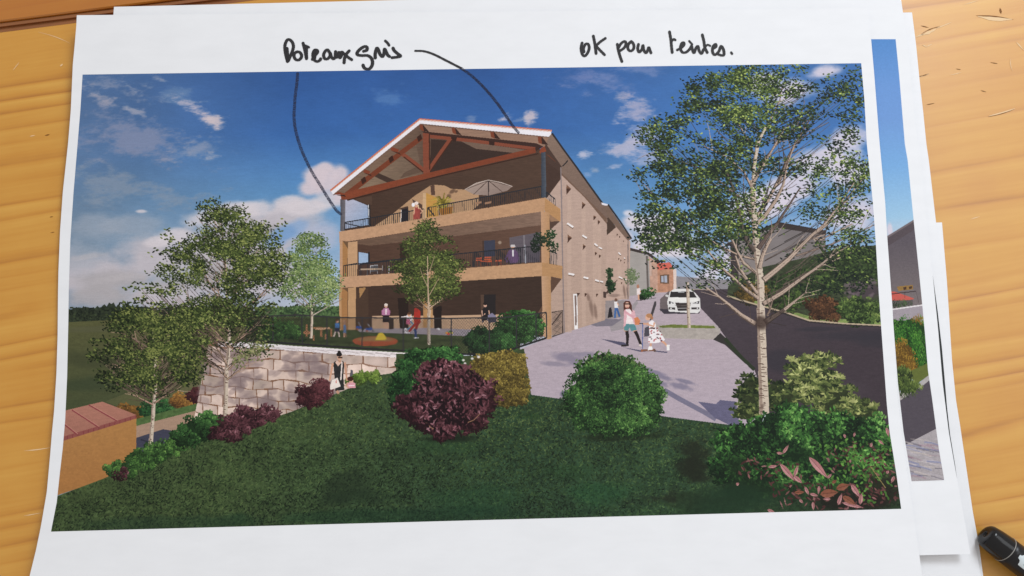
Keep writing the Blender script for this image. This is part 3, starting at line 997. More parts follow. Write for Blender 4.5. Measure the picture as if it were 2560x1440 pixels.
fill([(1054, 328), (1340, 358), (1358, 366), (1340, 378), (1068, 340)], (60, 38, 32), .06)
# sun on the back wall of the top terrace
fill([(938, 564), (980, 536), (1036, 490), (1075, 464), (1090, 462), (1112, 464), (1128, 472), (1162, 474), (1197, 486), (1197, 512), (1180, 526), (1060, 552), (945, 572)], (176, 136, 100), .05)
fill([(1076, 464), (1086, 463), (1088, 488), (1078, 488)], (88, 62, 50), .05)
fill([(1030, 498), (1056, 512), (1056, 545), (1050, 546)], (80, 58, 48), .05)
for a in [(1130, 478, 12, 7), (1122, 490, 8, 8), (1141, 478, 6, 4)]:
    soft(*a, (96, 70, 54), .8, -.6, .6, NZ_MID)
fill([(1003, 520), (1021, 517), (1021, 552), (1003, 556)], (36, 33, 38), .05)
line([(1003, 520), (1002, 556)], (214, 200, 190), 2)
fill([(995, 522), (1020, 515), (1020, 520), (1003, 524)], (76, 54, 44), .05)
# open left end: sky behind
fill([(863, 499), (884, 499), (920, 514), (923, 562), (863, 572)], (172, 172, 190), .06, (134, 158, 190), ((865, 520), (920, 560)))
line([(922, 512), (924, 566)], (34, 32, 36), 6)
line([(921, 512), (923, 566)], (220, 220, 224), 1.8)
fill([(886, 497), (930, 490), (930, 512), (912, 508)], (82, 60, 48), .06)
# balcony soffit of the middle storey
fill([(858, 606), (1352, 529), (1352, 563), (1140, 590), (925, 614)], (104, 78, 62), .1, (126, 98, 82), ((900, 600), (1340, 540)), noise=(NZ_STREAK - .5) * .8)
fill([(1372, 534), (1400, 553), (1374, 576)], (84, 62, 52), .05)
fill([(1372, 534), (1400, 553), (1376, 554)], (150, 112, 84), .05)
fill([(897, 630), (921, 634), (921, 656), (897, 662)], (150, 172, 200), .05)
line([(922, 630), (922, 660)], (36, 34, 38), 4)
fill([(1210, 602), (1238, 600), (1238, 640), (1210, 644)], (58, 60, 76), .06)
line([(1208, 602), (1208, 645)], (66, 48, 40), 3)
fill([(1274, 594), (1350, 580), (1350, 655), (1276, 658)], (96, 86, 92), .08, (84, 76, 84), ((1280, 600), (1340, 650)))
line([(1310, 588), (1312, 655)], (120, 112, 116), 4)
line([(1312, 612), (1314, 658)], (150, 150, 158), 3)
soft(1249, 606, 6, 6, (150, 128, 110), 1, 0, .1)
fill([(1000, 612), (1022, 610), (1022, 650), (1000, 652)], (54, 38, 32), .05)
# ground storey
fill([(930, 790), (1060, 789), (1102, 789), (1256, 786), (1256, 828), (1100, 836), (930, 824)], (188, 150, 118), .05)
fill([(898, 720), (914, 718), (900, 745)], (150, 110, 68), .05)
fill([(890, 724), (921, 722), (921, 822), (890, 826)], (74, 54, 42), .06)
fill([(898, 722), (915, 720), (899, 746)], (164, 120, 74), .05)
fill([(994, 745), (1021, 744), (1021, 824), (1000, 826)], (42, 31, 27), .05)
fill([(1084, 766), (1104, 765), (1104, 826), (1086, 828)], (38, 29, 26), .05)
fill([(1202, 737), (1239, 736), (1239, 800), (1204, 800)], (40, 35, 35), .05)
fill([(1202, 737), (1210, 737), (1210, 800), (1203, 800)], (84, 62, 50), .05)
fill([(1340, 790), (1358, 760), (1358, 842), (1345, 842)], (96, 70, 54), .05)
# slabs and columns
fill([(848, 579), (1100, 540), (1362, 494), (1364, 527), (1352, 529), (1100, 567), (862, 605), (848, 607)], OCH, .06, (184, 139, 102), ((860, 590), (1350, 510)), noise=NZ_FINE - .5)
fill([(1362, 494), (1401, 523), (1401, 555), (1372, 534), (1362, 530)], (178, 130, 84), .05)
fill([(1352, 526), (1374, 532), (1375, 664), (1354, 664)], OCH, .05, (178, 132, 90), ((1352, 600), (1374, 600)))
fill([(849, 604), (869, 604), (868, 700), (850, 700)], (166, 116, 68), .05)
fill([(849, 604), (856, 604), (856, 700), (850, 700)], OCH, .05)
fill([(869, 606), (894, 603), (893, 694), (869, 698)], (190, 146, 106), .05)
fill([(856, 602), (870, 604), (870, 622)], (110, 80, 54), .05)
fill([(1058, 592), (1080, 590), (1080, 680), (1058, 682)], (184, 140, 98), .05)
fill([(1110, 650), (1126, 672), (1110, 676)], (180, 128, 74), .05)
fill([(849, 693), (1100, 675), (1355, 656), (1357, 690), (1100, 706), (862, 719), (849, 720)], OCH, .06, (184, 140, 102), ((860, 700), (1350, 670)), noise=NZ_FINE - .5)
fill([(1355, 656), (1376, 659), (1406, 665), (1406, 697), (1376, 691), (1356, 690)], (176, 130, 86), .05)
fill([(1376, 691), (1404, 697), (1377, 734)], (92, 66, 52), .05)
fill([(1354, 690), (1377, 691), (1379, 846), (1369, 849), (1357, 838)], (188, 146, 112), .05, (174, 130, 88), ((1355, 760), (1378, 760)))
fill([(848, 719), (869, 719), (869, 832), (848, 832)], (162, 112, 66), .05)
fill([(848, 719), (854, 719), (854, 832), (848, 832)], (182, 136, 92), .05)
fill([(870, 719), (890, 718), (889, 828), (870, 828)], (184, 140, 98), .05)
fill([(855, 719), (870, 719), (869, 730)], (110, 80, 54), .05)
fill([(1058, 706), (1082, 704), (1082, 832), (1058, 832)], (168, 120, 72), .05, (186, 140, 92), ((1058, 760), (1080, 760)))
# party wall on the top terrace
fill([(1057, 483), (1066, 482), (1066, 545), (1057, 547)], (196, 158, 118), .05)
fill([(1065, 482), (1092, 494), (1096, 540), (1066, 545)], (188, 136, 62), .05)
# timber truss
TB, TBD = (130, 66, 46), (68, 37, 26)
fill([(862, 482), (1052, 338), (1057, 349), (878, 486)], (116, 56, 35), .08)
for (x, y) in [(975, 398), (906, 451), (1046, 345)]:
    fill([(x - 4, y - 2), (x + 6, y - 10), (x + 10, y + 2), (x, y + 10)], (60, 34, 26), .05)
line([(1066, 340), (1180, 352), (1338, 372)], TB, 9)
fill([(1128, 342), (1142, 344), (1140, 354), (1128, 352)], (56, 34, 28), .05)
fill([(1222, 352), (1236, 354), (1236, 364), (1223, 362)], (56, 34, 28), .05)
line([(1007, 386), (1060, 426)], TB, 11)
line([(1009, 392), (1058, 430)], TBD, 3)
line([(1127, 346), (1071, 426)], TB, 10)
line([(1131, 349), (1076, 428)], TBD, 3)
fill([(1057, 332), (1073, 334), (1075, 441), (1059, 443)], TB, .08)
fill([(1072, 336), (1075, 336), (1076, 424), (1073, 424)], TBD, .05)
fill([(852, 489), (866, 480), (1100, 425), (1338, 369), (1340, 382), (1100, 438), (866, 499), (853, 500)], (130, 62, 38), .10, (122, 58, 36), ((860, 490), (1330, 375)))
line([(868, 501), (1100, 440), (1346, 384)], (58, 34, 26), 3)
for (x0, y0, x1, y1) in [(1047, 309, 1060, 328), (1128, 317, 1141, 336), (1225, 327, 1237, 346), (1344, 338, 1355, 360)]:
    fill([(x0, y0), (x0 + 9, y0 + 1), (x1, y1), (x1 - 9, y1 - 3)], (122, 60, 38), .06)
    fill([(x0 + 9, y0 + 1), (x0 + 26, y1 + 2), (x1, y1)], (56, 36, 30), .05)
for (x0, y0, x1, y1) in [(974, 365, 998, 382), (905, 420, 926, 436), (833, 475, 861, 487)]:
    fill([(x0, y0), (x1, y0 + 9), (x1 - 4, y1), (x0 + 4, y0 + 11)], (128, 60, 38), .06)
    fill([(x0 + 4, y0 + 12), (x1, y1), (x1 + 4, y1 + 5)], (60, 36, 28), .05)
fill([(1348, 380), (1352, 370), (1362, 366), (1366, 378), (1352, 384)], (134, 62, 38), .06)
fill([(1366, 386), (1372, 388), (1392, 406), (1388, 404)], (110, 58, 40), .05)
# roof edge
fill([(826, 477), (1049, 298), (1379, 327), (1377, 337), (1372, 342), (1051, 309), (833, 486)], (226, 220, 224), .02)
line([(826, 476), (1049, 297), (1380, 326)], (196, 104, 78), 3.4)
line([(826, 479), (1049, 300), (1379, 329)], (210, 150, 120), 1.5)
line([(833, 488), (1051, 311), (1372, 343)], (112, 82, 68), 2.4)
# grey round posts
fill([(851, 498), (863, 500), (862, 577), (851, 578)], (84, 80, 86), .12, (112, 106, 110), ((851, 540), (863, 540)))
fill([(1353, 381), (1364, 380), (1366, 494), (1354, 494)], (56, 62, 74), .12, (78, 84, 94), ((1353, 440), (1365, 440)))
# railings
RC = (42, 42, 47)


def railing(x0, yt0, yb0, x1, yt1, yb1, step=5.0, w=1.3):
    line([(x0, yt0), (x1, yt1)], RC, 2.6)
    n = int(abs(x1 - x0) / step)
    for i in range(n + 1):
        t = i / max(n, 1)
        line([(x0 + (x1 - x0) * t, yt0 + (yt1 - yt0) * t), (x0 + (x1 - x0) * t, yb0 + (yb1 - yb0) * t)], RC, 2.4 if i % 12 == 0 else w, alpha=.85)


railing(862, 556, 577, 1060, 522, 547)
railing(1069, 519, 543, 1353, 466, 494)
railing(1366, 480, 496, 1388, 498, 514, 4)
line([(862, 558), (912, 569)], RC, 2.4)
line([(1070, 520), (1086, 540)], RC, 3)
railing(859, 664, 692, 1057, 641, 677)
railing(1122, 637, 670, 1352, 614, 656)
railing(1375, 625, 660, 1392, 634, 664, 4)
line([(859, 664), (893, 658)], RC, 2)

begin('printed_parasol', 'printed beige parasol on the top terrace')
fill([(1162, 474), (1190, 458), (1221, 450), (1252, 456), (1281, 466), (1268, 477), (1222, 489), (1184, 486)], (158, 136, 124), .05, (140, 118, 108), ((1200, 455), (1230, 488)))
for e in [(1162, 474), (1184, 486), (1222, 489), (1256, 480), (1281, 466), (1200, 470), (1240, 468)]:
    line([(1221, 451), e], (74, 56, 50), 1.5)
line([(1221, 450), (1222, 520)], (58, 46, 44), 2.4)
line([(1162, 474), (1190, 458), (1221, 450), (1252, 456), (1281, 466)], (196, 178, 166), 1.8)
again(len(THINGS) - 2)
railing(1200, 494, 514, 1262, 484, 504)
for x in (1188, 1212):
    fill([(x, 506), (x + 16, 503), (x + 16, 508), (x, 511)], (150, 110, 84), .05)
begin('printed_palm', 'printed potted palm beside the terrace party wall')
for i in range(60):
    a = rng.uniform(-2.9, -.25)
    l = rng.uniform(14, 36)
    x, y = 1108 + rng.normal(0, 4), 520 + rng.uniform(-18, 14)
    line([(x, y), (x + l * .6 * math.cos(a), y + l * .7 * math.sin(a)), (x + l * math.cos(a), y + l * .8 * math.sin(a) + 6)], pick([(84, 74, 24), (150, 130, 44), (196, 174, 84)], rng.random(1))[0], 3, w2=1)
fill([(1098, 522), (1132, 516), (1130, 534), (1102, 538)], (150, 96, 40), .06)
again(len(THINGS) - 3)
railing(1098, 513, 538, 1140, 506, 531)


# ---- yard behind the fence
begin('printed_yard', 'printed playground lawn behind the mesh fence')
fill([(612, 800), (850, 790), (850, 826), (890, 824), (1060, 834), (1300, 830), (1300, 880), (1190, 888), (1015, 882), (870, 874), (740, 864), (612, 856)], (58, 70, 40), .2, (66, 76, 44), ((650, 830), (1200, 860)), noise=NZ_FINE - .5)
fill([(890, 822), (1060, 820), (1256, 826), (1200, 842), (1060, 836), (900, 830)], (150, 138, 146), .06)
for i in range(8):
    soft(760 + i * 60, 850 + 3 * (i % 3), 40, 5, (44, 54, 32), .6)
# the shrub at the left end of the playground
begin('printed_shrub', 'printed green shrub at the left end of the mesh fence')
bush([(680, 826, 60, 26), (730, 832, 30, 18)], 800, 7, 4.5, [(22, 36, 22), (44, 78, 36), (84, 130, 56)], base=(28, 44, 26))
begin('printed_sandbox', 'printed round red sandbox with yellow climbing toy')
t = np.linspace(0, 2 * math.pi, 40, endpoint=False)
fill(np.stack([938 + 57 * np.cos(t), 853 + 12.5 * np.sin(t)], 1), (166, 82, 48), .1)
fill(np.stack([938 + 44 * np.cos(t), 849 + 7 * np.sin(t)], 1), (150, 108, 66), .1)
fill([(881, 854), (995, 852), (990, 860), (960, 865), (910, 865), (888, 860)], (172, 78, 46), .08)
line([(926, 856), (926, 864)], (96, 44, 30), 2)
fill([(938, 850), (946, 834), (954, 831), (962, 838), (966, 846), (962, 850)], (224, 190, 48), .08)
line([(946, 846), (956, 836)], (150, 110, 30), 2)
begin('printed_play_table', 'printed wooden play table and small chairs')
for a in [(758, 828, 22, 7), (800, 818, 6, 24), (764, 812, 5, 30), (826, 822, 5, 20), (782, 838, 4, 14), (812, 836, 4, 12), (776, 818, 24, 4)]:
    fill([(a[0], a[1]), (a[0] + a[2], a[1] - 1), (a[0] + a[2], a[1] + a[3]), (a[0], a[1] + a[3])], (160, 106, 70), .15)
fill([(790, 820), (824, 818), (826, 823), (788, 825)], (196, 150, 110), .08)
begin('printed_tricycle', 'printed blue and orange children tricycles')
for x, y in [(898, 816), (922, 820)]:
    fill([(x - 8, y), (x + 8, y - 1), (x + 10, y + 5), (x - 8, y + 6)], (48, 76, 150), .08)
    soft(x - 5, y + 7, 4, 4, (150, 80, 50), 1, 0, .1, mark=True)
    soft(x + 10, y + 7, 3.5, 3.5, (40, 40, 48), 1, 0, .1, mark=True)
    line([(x - 2, y - 10), (x + 4, y)], (150, 150, 165), 1.8)
begin('printed_toys', 'printed bright toys by the centre column')
for x, y, c in [(1116, 832, (214, 140, 50)), (1124, 829, (60, 120, 60)), (1121, 834, (196, 60, 50)), (1128, 832, (200, 170, 60)), (1096, 822, (220, 214, 214)), (1014, 822, (210, 206, 206))]:
    soft(x, y, 5, 4, c, 1, 0, .2, mark=True)


# ---- people of the picture
SK, SKD = (206, 152, 122), (150, 100, 78)


def el(cx, cy, rx, ry, c, ang=0.0, tex=.06):
    t_ = np.linspace(0, 2 * math.pi, 22, endpoint=False)
    x, y = rx * np.cos(t_), ry * np.sin(t_)
    fill(np.stack([cx + x * math.cos(ang) - y * math.sin(ang), cy + x * math.sin(ang) + y * math.cos(ang)], 1), c, tex)


begin('printed_person', 'printed old woman in a pink cardigan on the ground terrace')
line([(962, 805), (961, 822)], SK, 4)
line([(968, 805), (969, 822)], SK, 4)
fill([(957, 786), (973, 786), (974, 806), (956, 806)], (42, 32, 34), .05)
fill([(955, 776), (960, 770), (971, 770), (974, 777), (973, 788), (957, 788)], (178, 116, 150), .08)
line([(956, 776), (955, 787), (964, 783)], (170, 104, 140), 3.5)
line([(974, 776), (974, 787), (966, 783)], (164, 100, 136), 3.5)
fill([(963, 772), (968, 772), (967, 786), (963, 786)], (214, 190, 196), .05)
el(965, 765, 4.2, 5, (200, 150, 128))
el(965, 762, 4.6, 3.4, (214, 198, 186))
fill([(972, 792), (984, 795), (984, 822), (972, 824)], (56, 42, 38), .05)
begin('printed_person', 'printed child in white shirt reaching out, held by the figure in red')
fill([(1016, 788), (1028, 786), (1032, 800), (1018, 806)], (214, 206, 208), .06)
line([(1018, 791), (1003, 793)], (214, 200, 196), 3)
fill([(1016, 798), (1026, 798), (1026, 812), (1015, 810)], (190, 90, 120), .08)
line([(1026, 803), (1034, 812), (1020, 824)], (78, 130, 168), 5)
el(1023, 787, 4.4, 4.6, SK)
el(1023, 784, 4.6, 3, (92, 58, 40))
begin('printed_person', 'printed figure all in red stooping by the centre column')
fill([(1036, 776), (1045, 772), (1051, 778), (1052, 808), (1036, 812), (1034, 794)], (168, 46, 36), .1)
el(1040, 775, 5, 5.5, (150, 44, 36))
line([(1040, 808), (1030, 820), (1022, 830)], (160, 44, 34), 7, w2=5)
line([(1046, 806), (1038, 826), (1040, 840)], (140, 40, 36), 7, w2=5)
line([(1038, 822), (1040, 843)], (44, 62, 112), 6)
line([(1034, 845), (1046, 845)], (200, 196, 200), 3)
line([(1012, 831), (1024, 831)], (200, 196, 200), 3.5)
begin('printed_person', 'printed person in black shirt pushing a lilac pram')
line([(1206, 798), (1208, 806)], (60, 60, 76), 5)
fill([(1204, 776), (1209, 770), (1218, 770), (1224, 778), (1222, 800), (1206, 802)], (36, 32, 34), .05)
line([(1205, 776), (1206, 790), (1213, 784)], (196, 152, 128), 3)
line([(1222, 776), (1224, 788)], (196, 152, 128), 3)
el(1213, 763, 4.2, 5.4, (204, 156, 132))
el(1213, 759, 4.8, 4, (36, 30, 30))
fill([(1218, 800), (1220, 788), (1230, 782), (1240, 790), (1241, 804), (1222, 806)], (122, 116, 140), .06)
fill([(1219, 796), (1242, 795), (1240, 806), (1222, 807)], (62, 58, 70), .06)
begin('printed_person', 'printed child in blue shirt walking on the play lawn')
line([(840, 826), (834, 842)], (206, 180, 170), 4)
line([(845, 826), (849, 842)], (206, 180, 170), 4)
fill([(838, 808), (848, 808), (849, 826), (837, 826)], (66, 110, 170), .08)
fill([(838, 820), (848, 820), (849, 830), (838, 830)], (46, 44, 62), .05)
el(843, 803, 4, 4.4, SK)
el(843, 800, 4.2, 2.8, (84, 54, 38))
begin('printed_person', 'printed child in blue denim with raised arm on the play lawn')
fill([(858, 812), (865, 812), (866, 832), (858, 832)], (84, 112, 156), .08)
line([(861, 812), (859, 800)], SK, 3)
line([(860, 832), (860, 843)], SK, 3)
line([(864, 832), (865, 843)], SKD, 3)
el(862, 806, 3.4, 4, (150, 110, 88))
begin('printed_person', 'printed woman in red dress and pale hat on the top terrace')
fill([(1034, 526), (1038, 518), (1048, 518), (1051, 528), (1050, 547), (1033, 549)], (152, 66, 58), .12, noise=NZ_FINE - .5)
line([(1036, 520), (1035, 536)], SK, 3)
line([(1049, 520), (1056, 528), (1051, 534)], SK, 3)
el(1041, 514, 3.6, 5, SK)
el(1041, 508, 5.4, 4, (228, 206, 194))
line([(1045, 512), (1047, 522)], (214, 180, 140), 3)
begin('printed_lamp', 'printed white globe lamp on the top terrace')
el(1033, 512, 4, 5, (226, 222, 226))
begin('printed_person', 'printed man in purple jacket and pale hat leaning on the balcony')
fill([(1268, 632), (1274, 624), (1288, 624), (1295, 632), (1296, 652), (1290, 658), (1274, 658), (1270, 644)], (104, 76, 110), .08)
fill([(1279, 625), (1285, 625), (1284, 642), (1280, 640)], (214, 206, 210), .04)
line([(1272, 632), (1264, 646), (1268, 656)], (98, 70, 104), 4.5)
line([(1293, 632), (1296, 650)], (96, 68, 102), 4.5)
el(1282, 618, 4, 5.2, SK)
fill([(1277, 612), (1287, 612), (1289, 617), (1276, 618)], (190, 182, 180), .05)
begin('printed_balcony_chair', 'printed orange table set on the middle balcony')
for x, y, w, h in [(1190, 644, 15, 3), (1190, 649, 15, 3), (1212, 642, 16, 3), (1211, 647, 17, 3), (1200, 652, 30, 3), (1238, 650, 16, 4)]:
    fill([(x, y), (x + w, y - .5), (x + w, y + h), (x, y + h)], (204, 88, 54), .06)
for x in (1193, 1201, 1218, 1229, 1242, 1252):
    line([(x, 652), (x + 1, 666)], (120, 60, 44), 1.6)
begin('printed_balcony_table', 'printed grey chairs and table on the left balcony')
for x in (926, 945, 956, 973):
    line([(x, 664), (x - 1, 684)], (176, 170, 172), 2)
fill([(927, 664), (945, 664), (945, 678), (926, 680)], (86, 82, 84), .06)
line([(926, 664), (946, 663)], (190, 186, 188), 2)
fill([(900, 672), (956, 670), (956, 674), (898, 676)], (190, 160, 132), .05)
for x in (900, 910, 918):
    line([(x, 674), (x, 690)], (110, 106, 110), 1.6)
again([i for i, t_ in enumerate(THINGS) if t_[0] == 'printed_house'][0])
railing(900, 661, 688, 1000, 649, 680, 5)
railing(1185, 631, 668, 1300, 619, 660, 5)

# ---- centre tree and the hedge, then the fence in front of them
begin('printed_tree', 'printed young birch in front of the house')
trunk([(1072, 862), (1072, 800), (1073, 760)], 8, 8, 14)
trunk([(1073, 780), (1070, 720), (1068, 650)], 7, 2, 6)
for e in [((1072, 775), (1050, 752), (1040, 730)), ((1073, 772), (1090, 750), (1104, 728)), ((1072, 765), (1058, 738), (1048, 712)), ((1074, 770), (1100, 752), (1122, 730)), ((1071, 740), (1082, 716), (1094, 700))]:
    limb(e, 4, 1.6, (190, 160, 130), (110, 84, 66), 3, 30)
twigs([(1072, 790), (1066, 560)], blob_points([(1070, 620, 60, 44), (1070, 680, 86, 34), (1068, 720, 76, 20)], 120)[0], [(70, 54, 42), (130, 104, 82)], .7, 1.4)
crown([(1066, 575, 24, 24, 1.2), (1072, 620, 62, 34, 1.2), (1070, 665, 88, 26), (1072, 700, 76, 22), (1068, 722, 78, 14), (1058, 742, 40, 16, .7), (1104, 730, 40, 14, .7)], 5200, 7.5, 4,
      [(38, 44, 24), (66, 76, 36), (96, 110, 50), (138, 142, 70)], gap=.36, size=6, amid=.2)
line([(1073, 790), (1070, 720), (1069, 640)], (186, 156, 128), 4.5, .1, w2=1.6)
for e in [((1072, 740), (1086, 716), (1098, 694)), ((1071, 720), (1058, 694), (1050, 670)), ((1070, 690), (1080, 660), (1086, 640))]:
    line(e, (170, 140, 112), 2.2, .1, w2=1)
begin('printed_hedge', 'printed clipped hedge beside the mesh fence')
bush([(1300, 818, 54, 42), (1330, 800, 24, 24), (1265, 840, 34, 36)], 1700, 7, 4.5, [(18, 34, 18), (34, 66, 30), (58, 104, 46), (92, 142, 68)], base=(26, 44, 24))
bush([(1210, 852, 46, 36), (1238, 864, 38, 24)], 1200, 7, 4.5, [(16, 30, 18), (28, 54, 28), (44, 84, 40), (70, 118, 56)], base=(22, 38, 22))
bush([(1270, 862, 26, 22)], 420, 7, 4.5, [(26, 50, 24), (52, 100, 44), (92, 146, 70)], base=(30, 52, 28))

begin('printed_fence', 'printed dark mesh fence round the playground')


def mesh_fence(pts_t, pts_b, step=6.5, a=.62, colr=(44, 40, 38)):
    pt, pb = np.array(pts_t, float), np.array(pts_b, float)
    x0, x1 = pt[0, 0], pt[-1, 0]
    x = x0 - 80
    while x < x1 + 80:
        for sgn in (-1, 1):
            q = []
            for u in np.linspace(0, 1, 5):
                xx = x + sgn * (u - .5) * 74
                if x0 <= xx <= x1:
                    q.append((xx, np.interp(xx, pt[:, 0], pt[:, 1]) * (1 - u) + np.interp(xx, pb[:, 0], pb[:, 1]) * u))
            if len(q) > 1:
                line(q, colr, 1.25, 0.0, alpha=a, mark=False)
        x += step


FT = [(616, 793), (740, 787), (853, 794), (1122, 796), (1257, 794), (1366, 781)]
FB = [(616, 850), (700, 857), (800, 864), (905, 871), (1017, 877), (1150, 885), (1223, 887), (1284, 872), (1366, 845)]
mesh_fence(FT, FB)
line(FT, (52, 50, 52), 3.2)
line(FB, (40, 38, 40), 4.5)
for x in (616, 682, 755, 817, 905, 1008, 1128, 1223, 1291, 1340, 1366):
    line([(x, np.interp(x, *np.array(FT).T)), (x + .5, np.interp(x, *np.array(FB).T))], (50, 48, 50), 3)
fill([(1379, 781), (1406, 776), (1408, 833), (1380, 841)], (128, 104, 90), .1, alpha=.55)
mesh_fence([(1380, 781), (1406, 776)], [(1380, 841), (1407, 832)], 5, .4)
line([(1379, 781), (1406, 776), (1407, 833), (1380, 842)], (60, 50, 48), 2.6)
line([(1380, 812), (1404, 780)], (70, 56, 50), 3)

# ---- trees on the left
LEAFL = [(22, 28, 18), (36, 46, 24), (56, 68, 32), (86, 100, 46), (140, 146, 76)]
LEAFD = [(20, 26, 16), (32, 42, 22), (50, 62, 30), (78, 90, 42), (122, 128, 64)]
begin('printed_tree', 'printed slim pale green birch left of the house')
trunk([(778, 846), (780, 800), (779, 740), (777, 680)], 7, 3, 10)
for e in [((779, 770), (750, 740), (720, 722)), ((779, 768), (806, 745), (828, 724)), ((779, 740), (756, 700), (744, 672)), ((779, 745), (800, 706), (814, 684)), ((779, 790), (810, 772), (834, 758))]:
    limb(e, 4, 1.4, (184, 168, 152), (104, 92, 80), 4, 34)
twigs([(780, 800), (777, 590)], blob_points([(776, 650, 56, 50), (776, 710, 76, 34)], 110)[0], [(110, 98, 86), (150, 134, 120), (84, 74, 64)], .6, 1.4)
crown([(776, 610, 34, 28, 1.2), (776, 655, 58, 36, 1.1), (778, 700, 72, 34), (730, 728, 38, 22, .8), (820, 728, 32, 26, .8), (770, 756, 62, 16, .5)], 3600, 7, 4,
      [(52, 68, 40), (84, 106, 58), (120, 140, 80), (160, 170, 112)], gap=.42, size=6)
begin('printed_tree', 'printed large birch beside the stone wall')
trunk([(562, 1050), (565, 985), (566, 925), (571, 880)], 12, 9, 26)
trunk([(571, 900), (573, 850), (571, 790), (566, 700), (562, 600)], 9, 3, 12)
for e in [((568, 944), (545, 924), (512, 908)), ((570, 918), (550, 880), (530, 858)), ((570, 925), (600, 895), (640, 868)), ((566, 950), (600, 925), (622, 905)), ((573, 868), (612, 838), (650, 800)),
          ((573, 870), (540, 830), (512, 806)), ((572, 830), (530, 790), (470, 750)), ((572, 820), (620, 770), (680, 720)), ((570, 780), (530, 720), (500, 660)), ((569, 770), (606, 700), (632, 640)),
          ((566, 700), (560, 640), (556, 570)), ((572, 800), (590, 720), (602, 650)), ((571, 812), (548, 740), (538, 680)), ((574, 790), (640, 750), (696, 690))]:
    limb(e, 5, 1.6, (170, 138, 116), (72, 58, 48), 6, 46)
twigs([(568, 930), (571, 790), (562, 520)], blob_points([(556, 560, 80, 60), (560, 640, 120, 60), (640, 620, 60, 52), (430, 735, 110, 26), (500, 780, 140, 40), (620, 760, 90, 44), (530, 830, 130, 40)], 330)[0], [(48, 38, 34), (78, 62, 52), (120, 98, 84)], .75, 1.7)
crown([(556, 530, 52, 34, 1.2), (560, 580, 88, 44, 1.1), (545, 630, 112, 44), (640, 610, 66, 52, .9), (480, 640, 70, 34, .8), (600, 672, 112, 46, 1), (470, 690, 92, 30, .8), (560, 712, 112, 36, .9),
       (410, 735, 92, 24, .8), (470, 770, 120, 34, 1), (610, 748, 92, 40, .8), (660, 700, 50, 40, .7), (520, 810, 120, 32, 1), (620, 810, 62, 34, .6), (500, 850, 90, 26, .6), (640, 870, 50, 20, .35)],
      13000, 8.2, 4.2, LEAFL, gap=.495, size=7.5, amid=.35)
begin('printed_tree', 'printed smaller birch in front on the far left')
trunk([(376, 1118), (380, 1070), (384, 1012)], 11, 9, 18)
trunk([(384, 1020), (389, 960), (388, 900), (384, 840), (380, 790)], 9, 3, 12)
for e in [((383, 1012), (350, 996), (318, 980)), ((385, 1008), (420, 985), (452, 966)), ((388, 985), (372, 966), (356, 950)), ((388, 986), (404, 976), (418, 966)), ((388, 930), (366, 900), (350, 880)), ((388, 925), (412, 890), (430, 862)),
          ((387, 900), (340, 850), (300, 830)), ((389, 960), (430, 930), (480, 900)), ((386, 950), (330, 925), (280, 910)), ((386, 880), (420, 840), (440, 800))]:
    limb(e, 5, 1.6, (176, 142, 120), (84, 66, 54), 6, 42)
twigs([(384, 1000), (388, 900), (380, 760)], blob_points([(380, 810, 100, 46), (390, 870, 120, 44), (290, 880, 60, 26), (380, 930, 130, 34), (440, 900, 80, 30)], 240)[0], [(48, 38, 34), (78, 62, 52), (120, 98, 84)], .75, 1.7)
crown([(370, 790, 70, 34, 1), (420, 800, 60, 34, .9), (330, 810, 62, 34, .9), (400, 850, 92, 36, 1.1), (290, 872, 62, 24, .7), (350, 890, 100, 30, 1), (270, 892, 48, 18, .7), (440, 890, 70, 30, .8),
       (330, 940, 84, 26, .9), (290, 960, 50, 16, .6), (420, 940, 84, 24, .7), (470, 930, 40, 20, .5), (380, 975, 60, 14, .5)],
      7200, 8.2, 4.2, LEAFD, gap=.485, size=7.5, amid=.45)
again(len(THINGS) - 2)
for (x0, y0, x1, y1, n_) in [(480, 622, 382, 636, 3), (470, 690, 395, 664, 3), (440, 720, 308, 722, 5), (430, 760, 320, 752, 4), (430, 600, 410, 580, 2), (690, 640, 720, 640, 3), (690, 600, 706, 560, 2), (660, 660, 712, 690, 3), (640, 770, 690, 764, 3)]:
    for j in range(n_ * 14):
        u = rng.random()
        leaves(np.array([[x0 + (x1 - x0) * u + rng.normal(0, 7), y0 + (y1 - y0) * u + rng.normal(0, 6) + 5 * math.sin(u * 6)]]), 8, 4, rng.normal(.35, .5), pick(LEAFL, rng.random(1)))
again(len(THINGS) - 1)
for (x0, y0, x1, y1, n_) in [(320, 880, 218, 888, 5), (320, 950, 252, 944, 4), (330, 800, 280, 790, 3), (330, 770, 302, 758, 2), (450, 960, 520, 920, 4), (440, 920, 510, 880, 3), (300, 850, 228, 858, 3)]:
    for j in range(n_ * 14):
        u = rng.random()
        leaves(np.array([[x0 + (x1 - x0) * u + rng.normal(0, 7), y0 + (y1 - y0) * u + rng.normal(0, 6) + 5 * math.sin(u * 6)]]), 8, 4, rng.normal(.4, .5), pick(LEAFD, rng.random(1)))
nn = 150
u_ = rng.random(nn)
xy = np.stack([588 + 78 * u_ + rng.normal(0, 7, nn), 905 - 46 * u_ + rng.normal(0, 10, nn)], 1)
again(len(THINGS) - 2)
leaves(xy, 7, 3.6, rng.normal(.3, .6, nn), pick([(90, 84, 60), (150, 150, 96), (70, 78, 44)], rng.random(nn)))

